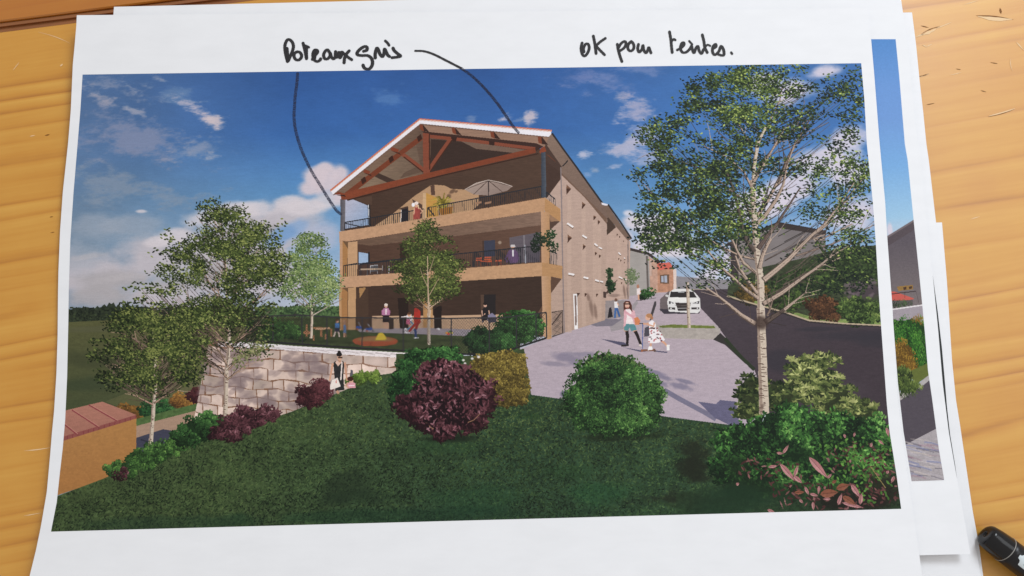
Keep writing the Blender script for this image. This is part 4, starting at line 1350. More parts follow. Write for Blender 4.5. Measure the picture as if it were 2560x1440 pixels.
# ---- grass bank
begin('printed_lawn', 'printed dark green grass bank in the foreground')
fill([(990, 884), (1190, 890), (1310, 872), (1330, 1000), (990, 950)], (48, 58, 34), .25, noise=NZ_FINE)
HILL = [(138, 1242), (255, 1198), (340, 1162), (440, 1118), (545, 1092), (640, 1058), (727, 1030), (800, 1000), (860, 976), (945, 938), (1000, 930), (1100, 960), (1250, 1000), (1321, 986), (1400, 997), (1667, 1042), (1822, 1062), (1960, 1080),
        (2260, 1080), (2270, 1300), (110, 1350)]
LAWN_N = (NZ_FINE - .5) * 1.0 + (NZ_PIX - .5) * .35 + (NZ_MID - .5) * .5
fill(HILL, (62, 78, 44), .30, (42, 64, 42), ((600, 1060), (1200, 1280)), noise=LAWN_N)
nn = 42000
xy = np.stack([rng.uniform(120, 2255, nn), rng.uniform(935, 1335, nn)], 1)
hx = np.array(HILL[:18]).T
keep = xy[:, 1] > np.interp(xy[:, 0], hx[0], hx[1]) + 3
xy = xy[keep]
u = np.clip((xy[:, 0] - 300) / 1500, 0, 1)
vv = np.clip((xy[:, 1] - 1000) / 320, 0, 1)
P_ = M(xy)
tt = .5 + .5 * (at_noise(NZ_MID, P_) - .5) + .6 * (at_noise(NZ_BIG, P_) - .5) + rng.normal(0, .24, len(xy)) - .18 * vv
c_ = pick([(24, 34, 22), (44, 61, 34), (66, 86, 45), (94, 110, 60)], tt, .05)
c_ = c_ * np.stack([1 - .24 * vv * u, 1 - .06 * vv * u, 1 - .02 * vv * u], 1) * (1 - .10 * vv)[:, None]
leaves(xy, rng.uniform(5, 9, len(xy)), rng.uniform(1.8, 3, len(xy)), rng.normal(-.5, 1.0, len(xy)), c_)
for a in [(230, 1228, 120, 26, (66, 80, 44), .35, -.35), (420, 1310, 300, 24, (28, 52, 36), .4, 0), (860, 1215, 90, 46, (30, 42, 28), .5, -.5), (900, 1245, 120, 18, (30, 46, 30), .4, 0), (1200, 1250, 160, 40, (36, 74, 44), .35, 0),
          (1500, 1230, 120, 40, (34, 84, 46), .35, 0), (1420, 1180, 120, 30, (42, 76, 40), .3, 0), (1090, 1110, 140, 40, (40, 74, 40), .3, 0), (1330, 1040, 60, 18, (36, 64, 30), .4, 0),
          (1000, 1290, 500, 24, (24, 52, 34), .45, 0), (1120, 1095, 130, 16, (22, 28, 20), .7, 0), (1530, 1092, 120, 12, (26, 34, 20), .7, 0), (760, 1080, 120, 30, (66, 80, 44), .35, -.3), (1180, 1020, 90, 14, (22, 28, 18), .6, 0)]:
    soft(*a[:4], a[4], a[5], a[6], .7)
for a in [(1735, 1125, 56, 60, .8), (1745, 1180, 64, 46, .75), (1715, 1170, 50, 50, .5), (1720, 1250, 120, 34, .55), (1640, 1245, 80, 10, .4), (1560, 1255, 90, 12, .3)]:
    soft(*a[:4], (30, 34, 24), a[4], .1, 1.0, NZ_WISP, sharp=1.1)

# ---- shrubs along the bank, from the back to the front
G1 = [(18, 32, 18), (34, 62, 30), (56, 96, 44), (96, 140, 68)]
PUR = [(32, 16, 20), (62, 32, 37), (98, 56, 62), (148, 98, 106)]
begin('printed_hedge', 'printed bright green ground cover along the left edge of the bank')
bush([(300, 1172, 40, 18), (350, 1148, 44, 22), (400, 1128, 42, 22), (440, 1108, 30, 16)], 2000, 7, 4, [(26, 44, 22), (48, 80, 36), (80, 120, 50), (120, 154, 74)], base=(40, 66, 30))
bush([(298, 1180, 14, 12)], 90, 7, 4, PUR)
bush([(490, 1078, 44, 32), (530, 1062, 40, 30), (460, 1092, 30, 20)], 1700, 7.5, 4.5, G1, base=(28, 50, 26))
begin('printed_purple_shrub', 'printed low purple shrub at the foot of the stone wall')
bush([(575, 1072, 34, 24), (622, 1046, 40, 32), (662, 1034, 30, 18), (545, 1088, 22, 12)], 1300, 11, 4.5, PUR, base=(44, 22, 26), aspread=2.2, amid=-.9)
begin('printed_purple_shrub', 'printed dark purple shrub at the feet of the woman in black')
bush([(775, 988, 32, 24), (800, 972, 28, 20), (760, 1002, 20, 14)], 800, 9, 4, [(34, 16, 20), (70, 34, 38), (104, 56, 60)], base=(40, 20, 24), aspread=2.4)
begin('printed_shrub', 'printed small bright shrub behind the little girl')
bush([(905, 944, 22, 15), (935, 940, 14, 10), (882, 950, 16, 12)], 500, 8, 3.6, [(46, 60, 24), (86, 112, 40), (134, 156, 66)], base=(60, 78, 34), aspread=1.6, amid=-1.2)

begin('printed_person', 'printed woman in black dress with white bag by the stone wall')
fill([(833, 908), (838, 903), (858, 903), (861, 910), (858, 940), (861, 975), (838, 977), (836, 940)], (44, 42, 42), .22, noise=NZ_FINE - .5)
fill([(838, 906), (845, 916), (856, 904), (852, 902), (842, 902)], (214, 176, 156), .05)
line([(832, 908), (828, 930), (824, 952)], (204, 150, 120), 5.5, w2=4)
line([(862, 906), (865, 932), (868, 952)], (196, 142, 114), 5.5, w2=4)
line([(849, 900), (849, 906)], (190, 138, 110), 6)
el(849, 893, 6.2, 8.4, (206, 156, 128))
el(848, 886, 7, 5.6, (34, 28, 28))
el(848, 880.5, 4, 4.4, (34, 28, 28))
line([(845, 894), (856, 894)], (40, 26, 24), 3.2)
line([(842, 977), (847, 984)], (190, 140, 112), 6)
line([(855, 905), (852, 950)], (222, 206, 196), 3.4)
fill([(830, 950), (844, 944), (852, 966), (826, 975), (825, 966)], (226, 212, 202), .05)
line([(841, 950), (840, 958)], (196, 60, 50), 1.8)
fill([(877, 924), (882, 926), (882, 938), (874, 942)], (88, 84, 92), .05)
begin('printed_person', 'printed little girl in pink top beside the woman in black')
fill([(868, 958), (878, 953), (888, 958), (889, 970), (868, 971)], (216, 150, 160), .1)
line([(870, 956), (864, 964), (872, 970)], SK, 3.6)
el(878, 951, 5.6, 6, (206, 156, 134))
el(876, 947, 7.6, 5.8, (64, 34, 28))
line([(872, 964), (886, 964)], (232, 210, 214), 2)

begin('printed_shrub', 'printed green bush behind the purple shrub')
bush([(1050, 905, 48, 40), (1020, 950, 46, 48), (1110, 895, 40, 34), (1000, 985, 26, 30), (1080, 940, 60, 50)], 3300, 7.5, 4.5, [(16, 32, 18), (28, 56, 28), (48, 90, 42), (86, 138, 64)], base=(22, 38, 20), light=(.2, -.8))
begin('printed_yellow_shrub', 'printed rounded yellow shrub')
bush([(1255, 945, 66, 66), (1270, 905, 44, 30), (1215, 920, 36, 40), (1280, 985, 42, 34)], 4200, 6, 4.2, [(54, 44, 20), (96, 80, 34), (136, 116, 48), (178, 154, 78)], base=(74, 60, 26), light=(.2, -.6), clump=8)
begin('printed_white_flower', 'printed white blossoms at the fence foot')
for x, y in [(1158, 900), (1162, 908), (1180, 896), (1196, 892)]:
    soft(x, y, 5, 4, (226, 214, 214), .9, 0, .3, mark=True)
begin('printed_purple_shrub', 'printed large purple leaved shrub in the middle of the bank')
PURB = [(34, 17, 21), (62, 31, 36), (96, 54, 60), (136, 84, 92), (178, 128, 136)]
bush([(1120, 985, 90, 70), (1100, 920, 44, 28), (1060, 1020, 60, 52), (1190, 1000, 52, 60), (1110, 1055, 64, 34), (1015, 1010, 30, 26), (1170, 1050, 44, 28), (1105, 1080, 28, 14)], 2900, 15, 5.5, PURB, base=(48, 24, 28), light=(.15, -.7),
     aspread=1.9, amid=1.2, ragged=5, cl=.9, t0=.24)
line([(1060, 1050), (1074, 1066), (1086, 1074)], (150, 110, 80), 1.8)
line([(1160, 1060), (1185, 1050), (1200, 1034)], (150, 110, 80), 1.8)
xy, _, _, _ = blob_points([(1120, 985, 95, 75), (1110, 1050, 60, 36)], 170)
leaves(xy, 13, 4.0, rng.normal(.9, .9, 170), pick([(84, 46, 52), (122, 76, 84), (176, 134, 140)], rng.beta(1.2, 2.2, 170)))
xy, _, _, _ = blob_points([(1120, 985, 92, 72), (1110, 1050, 60, 36), (1100, 920, 40, 24)], 150)
leaves(xy, 15, 6, rng.normal(.9, .9, 150), (30, 16, 20))
begin('printed_green_shrub', 'printed large round green bush at the edge of the forecourt')
bush([(1535, 985, 122, 88), (1520, 925, 84, 44), (1470, 1010, 66, 60), (1600, 1000, 62, 72), (1540, 1055, 108, 36)], 7000, 7.5, 3.8, [(16, 28, 16), (30, 54, 27), (50, 84, 38), (80, 122, 54), (122, 160, 82)],
     base=(22, 38, 20), light=(.6, -.2), cl=.7, ragged=2, t0=.36, clump=8.5)
nn = 60
xy = np.stack([rng.uniform(1440, 1600, nn), 0 * np.zeros(nn)], 1)
xy[:, 1] = 888 + np.abs(xy[:, 0] - 1520) * .28 + rng.normal(0, 5, nn)
leaves(xy, 9, 3, rng.normal(-1.4, .4, nn), pick([(54, 50, 44), (80, 112, 50)], rng.random(nn)))

# ---- street people, car
begin('printed_car', 'printed white car parked in the bay')
fill([(1650, 748), (1674, 726), (1680, 782), (1650, 778)], (104, 92, 92), .06)
fill([(1648, 772), (1750, 779), (1748, 784), (1660, 785)], (60, 54, 62), .06)
fill([(1674, 730), (1684, 723), (1722, 722), (1738, 732), (1750, 746), (1751, 776), (1744, 783), (1672, 779), (1668, 756)], (214, 210, 206), .04)
fill([(1677, 729), (1733, 729), (1742, 744), (1674, 743)], (48, 44, 44), .05)
fill([(1694, 729), (1712, 728), (1710, 732), (1696, 732)], (150, 150, 150), .05)
fill([(1671, 743), (1744, 744), (1750, 756), (1668, 754)], (222, 218, 212), .03)
fill([(1688, 757), (1727, 757), (1723, 770), (1693, 770)], (62, 54, 52), .06)
line([(1688, 764), (1726, 764)], (96, 88, 84), 1.5)
fill([(1672, 752), (1686, 758), (1672, 760)], (70, 66, 70), .05)
fill([(1730, 759), (1748, 752), (1748, 759)], (70, 66, 70), .05)
fill([(1672, 768), (1688, 769), (1688, 774), (1672, 774)], (66, 60, 60), .05)
fill([(1728, 769), (1748, 768), (1748, 773), (1729, 774)], (66, 60, 60), .05)
for x, y in [(1677, 771), (1743, 770), (1678, 757), (1742, 756)]:
    soft(x, y, 3, 2.4, (236, 234, 230), 1, 0, .1)
line([(1664, 738), (1671, 741)], (200, 196, 192), 5)
fill([(1693, 771), (1722, 771), (1720, 777), (1695, 777)], (54, 48, 48), .05)
begin('printed_tree', 'printed thin birch stem in front of the parked car')
trunk([(1723, 820), (1721, 770), (1719, 705)], 9, 7, 16)
begin('printed_person', 'printed woman with pram far up the pavement')
fill([(1592, 722), (1600, 720), (1602, 736), (1592, 738)], (222, 206, 202), .06)
line([(1596, 736), (1597, 750)], SK, 4)
el(1595, 716, 3.4, 5, (170, 116, 92))
fill([(1598, 736), (1608, 738), (1606, 751), (1600, 752)], (66, 60, 62), .06)
line([(1600, 728), (1608, 732)], (214, 130, 90), 3)
bush([(1618, 737, 14, 8)], 120, 6, 4, G1, base=(30, 44, 26))
begin('printed_person', 'printed boy in white shirt and jeans by the ramp')
fill([(1536, 754), (1543, 752), (1546, 772), (1536, 772)], (220, 214, 212), .05)
line([(1539, 770), (1537, 795)], (62, 98, 154), 5)
line([(1542, 770), (1549, 792)], (56, 90, 146), 5)
el(1540, 750, 3.8, 4.4, (110, 76, 60))
line([(1543, 757), (1547, 764)], SK, 2.6)
fill([(1523, 770), (1528, 768), (1532, 792), (1519, 795)], (38, 34, 38), .05)
begin('printed_plant', 'printed green climber at the corner of the house wing')
bush([(1523, 690, 5, 26), (1526, 714, 8, 16)], 240, 6, 3.4, [(22, 34, 22), (40, 62, 36), (76, 104, 62)], base=(30, 42, 28), clump=6)
begin('printed_plant', 'printed pale climber at the far end of the house')
bush([(1578, 690, 5, 18)], 120, 6, 4, [(84, 96, 66), (116, 130, 90)])
begin('printed_plant', 'printed potted plant on the middle balcony')
bush([(1377, 600, 6, 24)], 90, 7, 4, [(24, 40, 24), (50, 80, 44)])
bush([(1348, 612, 14, 26)], 130, 7, 4, [(26, 34, 26), (44, 62, 40)])

begin('printed_person', 'printed young woman in pink jacket, shorts and black stockings')
SH = (82, 78, 100)
fill([(1502, 847), (1560, 856), (1572, 864), (1558, 866)], SH, .05)
fill([(1555, 868), (1604, 876), (1640, 876), (1602, 880)], SH, .05)
line([(1566, 820), (1569, 842), (1568, 860)], (40, 32, 32), 9.5, w2=6)
line([(1584, 820), (1594, 840), (1602, 862)], (40, 32, 32), 9.5, w2=6)
line([(1564, 818), (1565, 828)], SK, 10)
line([(1584, 818), (1588, 828)], SK, 10)
fill([(1561, 808), (1586, 808), (1592, 825), (1578, 828), (1574, 818), (1570, 827), (1560, 826)], (84, 134, 138), .08)
fill([(1560, 776), (1566, 771), (1578, 772), (1586, 778), (1586, 810), (1560, 810)], (228, 212, 210), .06)
fill([(1560, 776), (1564, 771), (1567, 790), (1564, 814), (1559, 818)], (214, 162, 168), .05)
fill([(1578, 772), (1587, 778), (1592, 806), (1586, 812), (1578, 790)], (214, 164, 170), .05)
line([(1561, 778), (1572, 786), (1585, 794)], (208, 152, 160), 6)
fill([(1585, 796), (1594, 792), (1601, 802), (1598, 812), (1588, 812)], (206, 122, 78), .1)
fill([(1558, 758), (1564, 752), (1574, 752), (1579, 762), (1581, 780), (1574, 772), (1562, 774), (1559, 780)], (84, 46, 36), .08)
el(1568, 763, 5.8, 8, (214, 164, 142))
line([(1562, 760), (1574, 760)], (40, 26, 26), 3.4)
line([(1566, 769), (1571, 769)], (170, 80, 80), 1.4)
line([(1553, 864), (1572, 863)], (46, 40, 42), 5)
line([(1598, 862), (1606, 865)], (206, 190, 180), 5)
begin('printed_scooter', 'printed kick scooter under the girl')
line([(1607, 808), (1606, 872)], (92, 104, 152), 2.4)
line([(1598, 809), (1616, 809)], (60, 56, 60), 2.4)
fill([(1602, 874), (1638, 872), (1639, 878), (1602, 879)], (128, 86, 66), .08)
el(1605, 877, 3, 3, (150, 88, 60))
el(1637, 877, 3, 3, (90, 70, 62))
begin('printed_person', 'printed girl in white dress with red dots riding a scooter')
line([(1640, 878), (1668, 881)], SH, 3)
line([(1628, 852), (1626, 870)], SK, 5)
line([(1648, 848), (1662, 858), (1670, 868)], SK, 6, w2=4.5)
fill([(1619, 876), (1622, 866), (1630, 866), (1632, 874)], (230, 226, 224), .03)
fill([(1666, 862), (1674, 862), (1674, 876), (1667, 876)], (228, 224, 220), .03)
fill([(1622, 806), (1630, 800), (1638, 806), (1640, 820), (1652, 832), (1663, 850), (1648, 856), (1636, 858), (1620, 858), (1622, 836)], (230, 222, 222), .04)
for i in range(34):
    x, y = rng.uniform(1622, 1658), rng.uniform(818, 855)
    if y > 820 + (x - 1640) * 1.2 - 4:
        soft(x, y, 2.6, 2.0, (168, 54, 58) if i % 3 else (84, 60, 64), .95, 0, .2)
line([(1626, 820), (1638, 821)], (88, 60, 56), 4)
line([(1636, 806), (1634, 816), (1622, 812), (1608, 808)], SK, 4.6, w2=3.4)
line([(1622, 808), (1608, 811)], SK, 4)
el(1620, 793, 7, 8, (214, 162, 134))
el(1623, 789, 7.4, 5.6, (176, 122, 82))
el(1630, 795, 3, 4, (170, 112, 76))
fill([(1612, 820), (1622, 815), (1624, 840), (1610, 842)], (74, 70, 78), .05, mark=False)

# ---- conifer like shrub and big birch on the right
begin('printed_conifer_shrub', 'printed yellow green shrub with star shaped tufts')
for (cx, cy, rx, ry) in [(2030, 960, 70, 60), (1950, 990, 60, 40), (1880, 985, 36, 46), (2080, 1000, 60, 44), (2140, 1030, 54, 36), (1870, 1030, 34, 20), (2020, 920, 50, 30)]:
    t = np.linspace(0, 2 * math.pi, 30, endpoint=False)
    q = .9 + .08 * rng.normal(0, 1, 30)
    fill(np.stack([cx + rx * q * np.cos(t), cy + ry * q * np.sin(t)], 1), (36, 42, 24), .25, noise=NZ_FINE)
xy, k_, r_, a_ = blob_points([(2030, 950, 74, 62), (1950, 985, 64, 44), (1874, 985, 34, 50), (2085, 1000, 62, 44), (2145, 1032, 54, 34), (1868, 1030, 38, 22), (1990, 910, 30, 22), (2060, 905, 40, 22)], 330)
o_ = np.argsort(xy[:, 1] + rng.normal(0, 30, 330))
for x, y in xy[o_]:
    d = rng.random() * .7 + .3 * (x > 1960)
    m_ = 9
    an = rng.uniform(-3.3, .3, m_)
    ll = rng.uniform(9, 15, m_)
    leaves(np.stack([x + ll * .5 * np.cos(an), y + ll * .5 * np.sin(an)], 1), ll, 4.2, an, pick([(24, 34, 20), (46, 58, 30), (80, 92, 46), (124, 130, 70), (168, 170, 104)], d * (.55 + .45 * (rng.random() > .35)) + rng.normal(0, .15, m_)))

begin('printed_birch', 'printed large birch in front on the right')
trunk([(1911, 1035), (1909, 980), (1906, 900), (1904, 825), (1902, 770)], 22, 17, 60)
trunk([(1902, 800), (1904, 745), (1903, 700), (1897, 650), (1890, 590), (1886, 520), (1884, 450)], 17, 9, 44)
trunk([(1885, 470), (1886, 420), (1896, 360), (1914, 318)], 9, 5, 14)
BK, BD = (178, 152, 132), (70, 58, 52)
for pts, w, w2, sub, ln in [
    ([(1890, 560), (1858, 500), (1820, 470), (1770, 430)], 8, 3, 9, 90), ([(1890, 545), (1920, 500), (1946, 450), (1966, 400)], 11, 5, 8, 100), ([(1946, 460), (1972, 390), (2000, 340), (2030, 290)], 8, 3, 8, 90),
    ([(1884, 480), (1860, 430), (1816, 392), (1760, 366)], 7, 3, 9, 90), ([(1886, 440), (1918, 390), (1960, 340), (2020, 300)], 7, 3, 8, 80), ([(2024, 593), (2050, 600), (2130, 560)], 6, 3, 8, 110),
    ([(1892, 400), (1870, 350), (1840, 300), (1800, 260)], 5, 2, 8, 80), ([(2000, 612), (2070, 560), (2130, 480), (2170, 430)], 7, 2.5, 8, 80), ([(1912, 330), (1930, 290), (1950, 250), (1956, 210)], 5, 2, 7, 60),
    ([(1990, 640), (2080, 610), (2150, 580), (2190, 560)], 5, 2, 6, 70), ([(1896, 650), (1850, 640), (1790, 610), (1730, 560)], 7, 2.5, 9, 90), ([(1800, 668), (1740, 640), (1690, 610), (1640, 588)], 4, 2, 7, 60),
    ([(2030, 675), (2110, 640), (2160, 600)], 5, 2, 5, 70), ([(1770, 430), (1700, 402), (1640, 372), (1616, 362)], 3.5, 1.6, 5, 60), ([(1730, 560), (1660, 500), (1600, 476)], 3.5, 1.6, 5, 60)]:
    limb(pts, w, w2, BK if rng.random() < .6 else (140, 118, 104), BD, sub, ln, .6)
BIG = [(22, 30, 26), (34, 46, 30), (54, 70, 38), (88, 108, 48), (158, 172, 84)]
BIRCH = [(1780, 300, 110, 46, .9), (1700, 330, 100, 44, .8), (1830, 230, 110, 64, 1.1), (1950, 200, 120, 46, 1), (2080, 200, 84, 44, .8), (1640, 340, 56, 26, .55), (1740, 390, 130, 44, 1.1), (1660, 420, 66, 30, .7), (1610, 432, 46, 16, .35),
         (1780, 470, 130, 46, 1.1), (1700, 500, 100, 46, 1.1), (1650, 540, 62, 40, .8), (1760, 560, 120, 46, 1), (1690, 610, 90, 40, 1), (1640, 600, 44, 26, .6), (1740, 640, 100, 34, .9), (1660, 655, 40, 16, .3), (1800, 690, 90, 26, .5),
         (1770, 705, 60, 20, .35), (1900, 300, 90, 60, 1), (1860, 400, 90, 60, 1), (2020, 300, 110, 60, .6), (2110, 260, 60, 60, .8), (2130, 340, 60, 50, .7), (1980, 400, 90, 44, .4), (2080, 430, 100, 50, .55), (2150, 450, 50, 60, .7),
         (1960, 500, 80, 44, .35), (2060, 520, 110, 44, .4), (2140, 570, 70, 44, .7), (2090, 610, 90, 36, .6), (1900, 560, 70, 40, .3), (1840, 600, 70, 40, .5), (2010, 640, 70, 26, .25), (1850, 540, 60, 60, .6), (2130, 660, 70, 40, .7), (2090, 710, 80, 26, .5),
         (1620, 480, 40, 20, .4), (1592, 436, 34, 18, .4), (1620, 575, 40, 18, .5), (1810, 190, 80, 24, .9), (1740, 260, 40, 30, .5)]
twigs([(1900, 800), (1897, 650), (1886, 500), (1886, 400), (1915, 250)], blob_points(BIRCH[:34], 170)[0], [(46, 40, 38), (60, 50, 46), (96, 80, 72)], .6, 1.8)
crown(BIRCH, 9800, 9.5, 5.2, BIG, gap=.488, size=8.5, amid=.15, cl=.5)
trunk([(1911, 1035), (1909, 980), (1906, 900), (1904, 825), (1902, 770)], 25, 20, 60)
trunk([(1902, 800), (1902, 745), (1901, 700), (1895, 650), (1890, 590), (1885, 520), (1882, 450)], 19, 11, 50)
trunk([(1883, 470), (1885, 420), (1894, 360), (1914, 318)], 10, 6, 14)
LB, LBD = (178, 154, 136), (84, 68, 60)
for pts, w, w2, c, d in [
    ([(1895, 622), (1918, 590), (1942, 560), (1968, 520), (2000, 470)], 13, 3, (104, 86, 78), (56, 46, 42)), ([(1886, 630), (1866, 600), (1856, 570), (1845, 520), (1832, 470), (1812, 420)], 12, 3, (92, 78, 70), (54, 46, 42)),
    ([(1898, 672), (1905, 642), (1916, 616), (1926, 598)], 12, 8, LB, LBD), ([(1908, 701), (1938, 677), (1971, 649), (2000, 618), (2024, 593), (2060, 562), (2098, 512), (2136, 455)], 17, 2.4, LB, LBD),
    ([(1906, 762), (1950, 728), (1990, 702), (2030, 676)], 8, 4, (90, 74, 66), (60, 50, 46)), ([(1908, 760), (1954, 733), (2004, 696), (2037, 673), (2080, 640), (2130, 610)], 13, 2, LB, LBD),
    ([(1890, 682), (1859, 659), (1846, 636), (1830, 600), (1819, 570)], 9, 4, LB, LBD), ([(1893, 734), (1869, 702), (1849, 672), (1838, 640)], 9, 5, LB, LBD),
    ([(1896, 747), (1865, 725), (1829, 692), (1799, 666), (1766, 623)], 10, 3, LB, LBD), ([(1888, 810), (1852, 788), (1816, 758), (1788, 736), (1764, 720)], 13, 2.5, LB, LBD),
    ([(1912, 806), (1945, 785), (1972, 766)], 16, 7, (92, 76, 68), (54, 44, 40)), ([(1960, 775), (1986, 754), (2016, 730)], 10, 2, LB, LBD), ([(1918, 790), (1926, 770), (1932, 748)], 7, 2, (140, 116, 102), (80, 66, 58)),
    ([(1892, 560), (1912, 540), (1940, 500), (1958, 462), (1968, 410), (1990, 350)], 12, 3, LB, LBD), ([(1884, 455), (1904, 420), (1932, 372), (1962, 320)], 8, 4, LB, LBD)]:
    line(pts, d, w, .1, w2=w2)
    line([(x + w * .12, y - w * .10) for x, y in pts], c, w * .7, .12, w2=w2 * .7)
    limb(pts, 1.6, 1.0, c, d, 6, 52, .7)
soft(1902, 806, 22, 24, (64, 48, 42), .85, 0, .4)
crown(BIRCH, 6800, 9.5, 5.2, BIG, gap=.488, size=8.5, amid=.15, cl=.5)

begin('printed_green_shrub', 'printed glossy green bush at the lower right')
bush([(1960, 1100, 130, 70), (2080, 1090, 110, 60), (1850, 1110, 70, 50), (2170, 1130, 66, 60), (1900, 1170, 130, 70), (2060, 1180, 150, 70), (1980, 1050, 60, 40), (2190, 1080, 36, 44)], 8600, 11, 5.6, [(16, 30, 18), (28, 54, 26), (48, 90, 38), (82, 134, 56), (126, 172, 84)],
     base=(20, 38, 20), light=(.5, -.5), cl=1.1, ragged=3, t0=.30, clump=10)
again([i for i, t_ in enumerate(THINGS) if t_[0] == 'printed_lawn'][0])
fill([(1690, 1235), (1830, 1205), (1960, 1225), (2256, 1235), (2262, 1290), (1690, 1300)], (26, 40, 24), .3, noise=NZ_FINE, alpha=.55, mark=False)
for a in [(1960, 1220, 170, 46, (24, 42, 24), .75), (2120, 1250, 150, 40, (30, 26, 22), .8), (1840, 1250, 160, 40, (26, 50, 32), .6), (2200, 1230, 70, 60, (34, 26, 22), .7), (2010, 1140, 60, 26, (22, 44, 22), .6), (1840, 1160, 50, 40, (28, 46, 24), .5)]:
    soft(*a[:4], a[4], a[5], 0, .7)
begin('printed_purple_shrub', 'printed purple shrub with long pink leaves in the lower right corner')
xy, _, _, _ = blob_points([(1900, 1170, 60, 30, .6), (2150, 1150, 90, 46), (2090, 1240, 160, 36), (2200, 1190, 50, 60), (1960, 1190, 70, 40, .4)], 280)
leaves(xy, rng.uniform(8, 15, 280), rng.uniform(3.2, 5.5, 280), rng.normal(.6, 1.0, 280), pick([(44, 24, 24), (80, 46, 44), (118, 74, 72), (156, 106, 106)], rng.beta(1.4, 2.4, 280)))
xy, _, _, _ = blob_points([(2130, 1150, 110, 60), (2190, 1220, 50, 40)], 160)
leaves(xy, 10, 5, rng.normal(.5, 1, 160), pick([(50, 84, 34), (92, 140, 54)], rng.random(160)))


def big_leaf(x0, y0, x1, y1, w, c=(168, 108, 108), hi=(196, 142, 140)):
    d = np.array([x1 - x0, y1 - y0], float)
    nrm = np.array([-d[1], d[0]]) / np.hypot(*d)
    ts = np.linspace(0, 1, 9)
    prof = np.sin(np.pi * ts ** .8) * w / 2
    a = [np.array([x0, y0]) + d * t + nrm * p for t, p in zip(ts, prof)]
    b = [np.array([x0, y0]) + d * t - nrm * p for t, p in zip(ts, prof)]
    fill(a + b[::-1], c, .1, noise=NZ_FINE - .5)
    fill(a + [np.array([x0, y0]) + d * t for t in ts[::-1]], hi, .1, alpha=.55, noise=NZ_FINE - .5)
    line([(x0, y0), (x1, y1)], tuple(v * .72 for v in c), 1.3)


for a in [(2022, 1142, 2070, 1196, 17), (2068, 1196, 2080, 1184, 7), (1950, 1159, 1988, 1203, 14), (1985, 1192, 1996, 1162, 9), (1957, 1134, 1972, 1112, 8), (1941, 1132, 1958, 1134, 7), (1984, 1190, 2006, 1208, 11), (1920, 1168, 1945, 1164, 8),
          (2128, 1211, 2150, 1243, 13), (2150, 1262, 2154, 1232, 11), (2012, 1216, 2022, 1238, 8), (2048, 1214, 2046, 1236, 7), (2024, 1234, 2046, 1240, 8), (2095, 1262, 2104, 1234, 10), (2104, 1256, 2160, 1270, 10),
          (1998, 1248, 2008, 1258, 7), (2032, 1254, 2034, 1276, 8), (2060, 1246, 2078, 1248, 7), (1918, 1274, 1938, 1282, 8), (1950, 1252, 1958, 1272, 3), (1960, 1244, 1966, 1266, 3), (1840, 1212, 1848, 1208, 8), (2216, 1068, 2222, 1092, 8),
          (2110, 1085, 2114, 1096, 6), (2134, 1092, 2138, 1080, 6), (2176, 1118, 2180, 1106, 7), (2196, 1100, 2210, 1112, 6), (2236, 1190, 2228, 1208, 8), (2216, 1184, 2222, 1176, 7)]:
    big_leaf(*a)
for a in [(2050, 1236, 2096, 1230, 22), (2090, 1222, 2124, 1212, 18), (1985, 1232, 2012, 1230, 10), (2080, 1208, 2092, 1200, 8), (2106, 1240, 2140, 1262, 16)]:
    big_leaf(*a, c=(128, 74, 54), hi=(142, 86, 66))
line([(2176, 1166), (2196, 1194), (2214, 1220)], (140, 120, 70), 2)

# print grain over the whole picture
LUM = (C @ np.array((.3, .59, .11), np.float32))[..., None]
C[:] = LUM + (C - LUM) * .90
C *= (1 + .05 * (NZ_STREAK - .5) + .05 * (NZ_PIX - .5))[..., None]
np.clip(C, 6, 250, out=C)


# ------------------------------------------------------------------ the picture as a part of the top sheet
def print_material(name, arr):
    h, w = arr.shape[:2]
    img = bpy.data.images.new(name + '_ink', w, h)
    px_ = np.ones((h, w, 4), np.float32)
    px_[..., :3] = arr[::-1] / 255.0
    img.pixels.foreach_set(px_.ravel())
    img.update()
    m = mat(name, (1, 1, 1), 0.6, 0.12)
    b = m.node_tree.nodes['Principled BSDF']
    uv = N(m, 'ShaderNodeUVMap')
    uv.uv_map = 'print'
    ti = N(m, 'ShaderNodeTexImage')
    ti.image = img
    ti.extension = 'EXTEND'
    L(m, uv, 'UV', ti, 'Vector')
    mx = N(m, 'ShaderNodeMix', data_type='RGBA', blend_type='MULTIPLY')
    mx.inputs[0].default_value = 1.0
    mx.inputs[7].default_value = (PRINT_GAIN, PRINT_GAIN, PRINT_GAIN, 1)
    L(m, ti, 'Color', mx, 6)
    L(m, mx, 2, b, 'Base Color')
    tc = N(m, 'ShaderNodeTexCoord')
    n = N(m, 'ShaderNodeTexNoise')
    n.inputs['Scale'].default_value = 1100.0
    n.inputs['Detail'].default_value = 4.0
    L(m, tc, 'Object', n, 'Vector')
    bump = N(m, 'ShaderNodeBump')
    bump.inputs['Strength'].default_value = 0.15
    bump.inputs['Distance'].default_value = 0.0001
    L(m, n, 'Fac', bump, 'Height')
    L(m, bump, 'Normal', b, 'Normal')
    return m


PRINT_GAIN = 1.07


def np_sheet_points(PX, PY, base, amount=0.0042, extra=0.0):
    R = np.array(CAM_R)
    d = np.stack([(PX - PW / 2) / F_PX, -(PY - PH / 2) / F_PX, -np.ones_like(PX)], -1) @ R.T
    z = np.full(PX.shape, base)
    for _ in range(5):
        t = (z - CAM_LOC.z) / d[..., 2]
        y = CAM_LOC.y + d[..., 1] * t
        z = base + amount * (np.abs(y) / 0.115) ** 1.9 + extra
    t = (z - CAM_LOC.z) / d[..., 2]
    return np.array(CAM_LOC) + d * t[..., None]


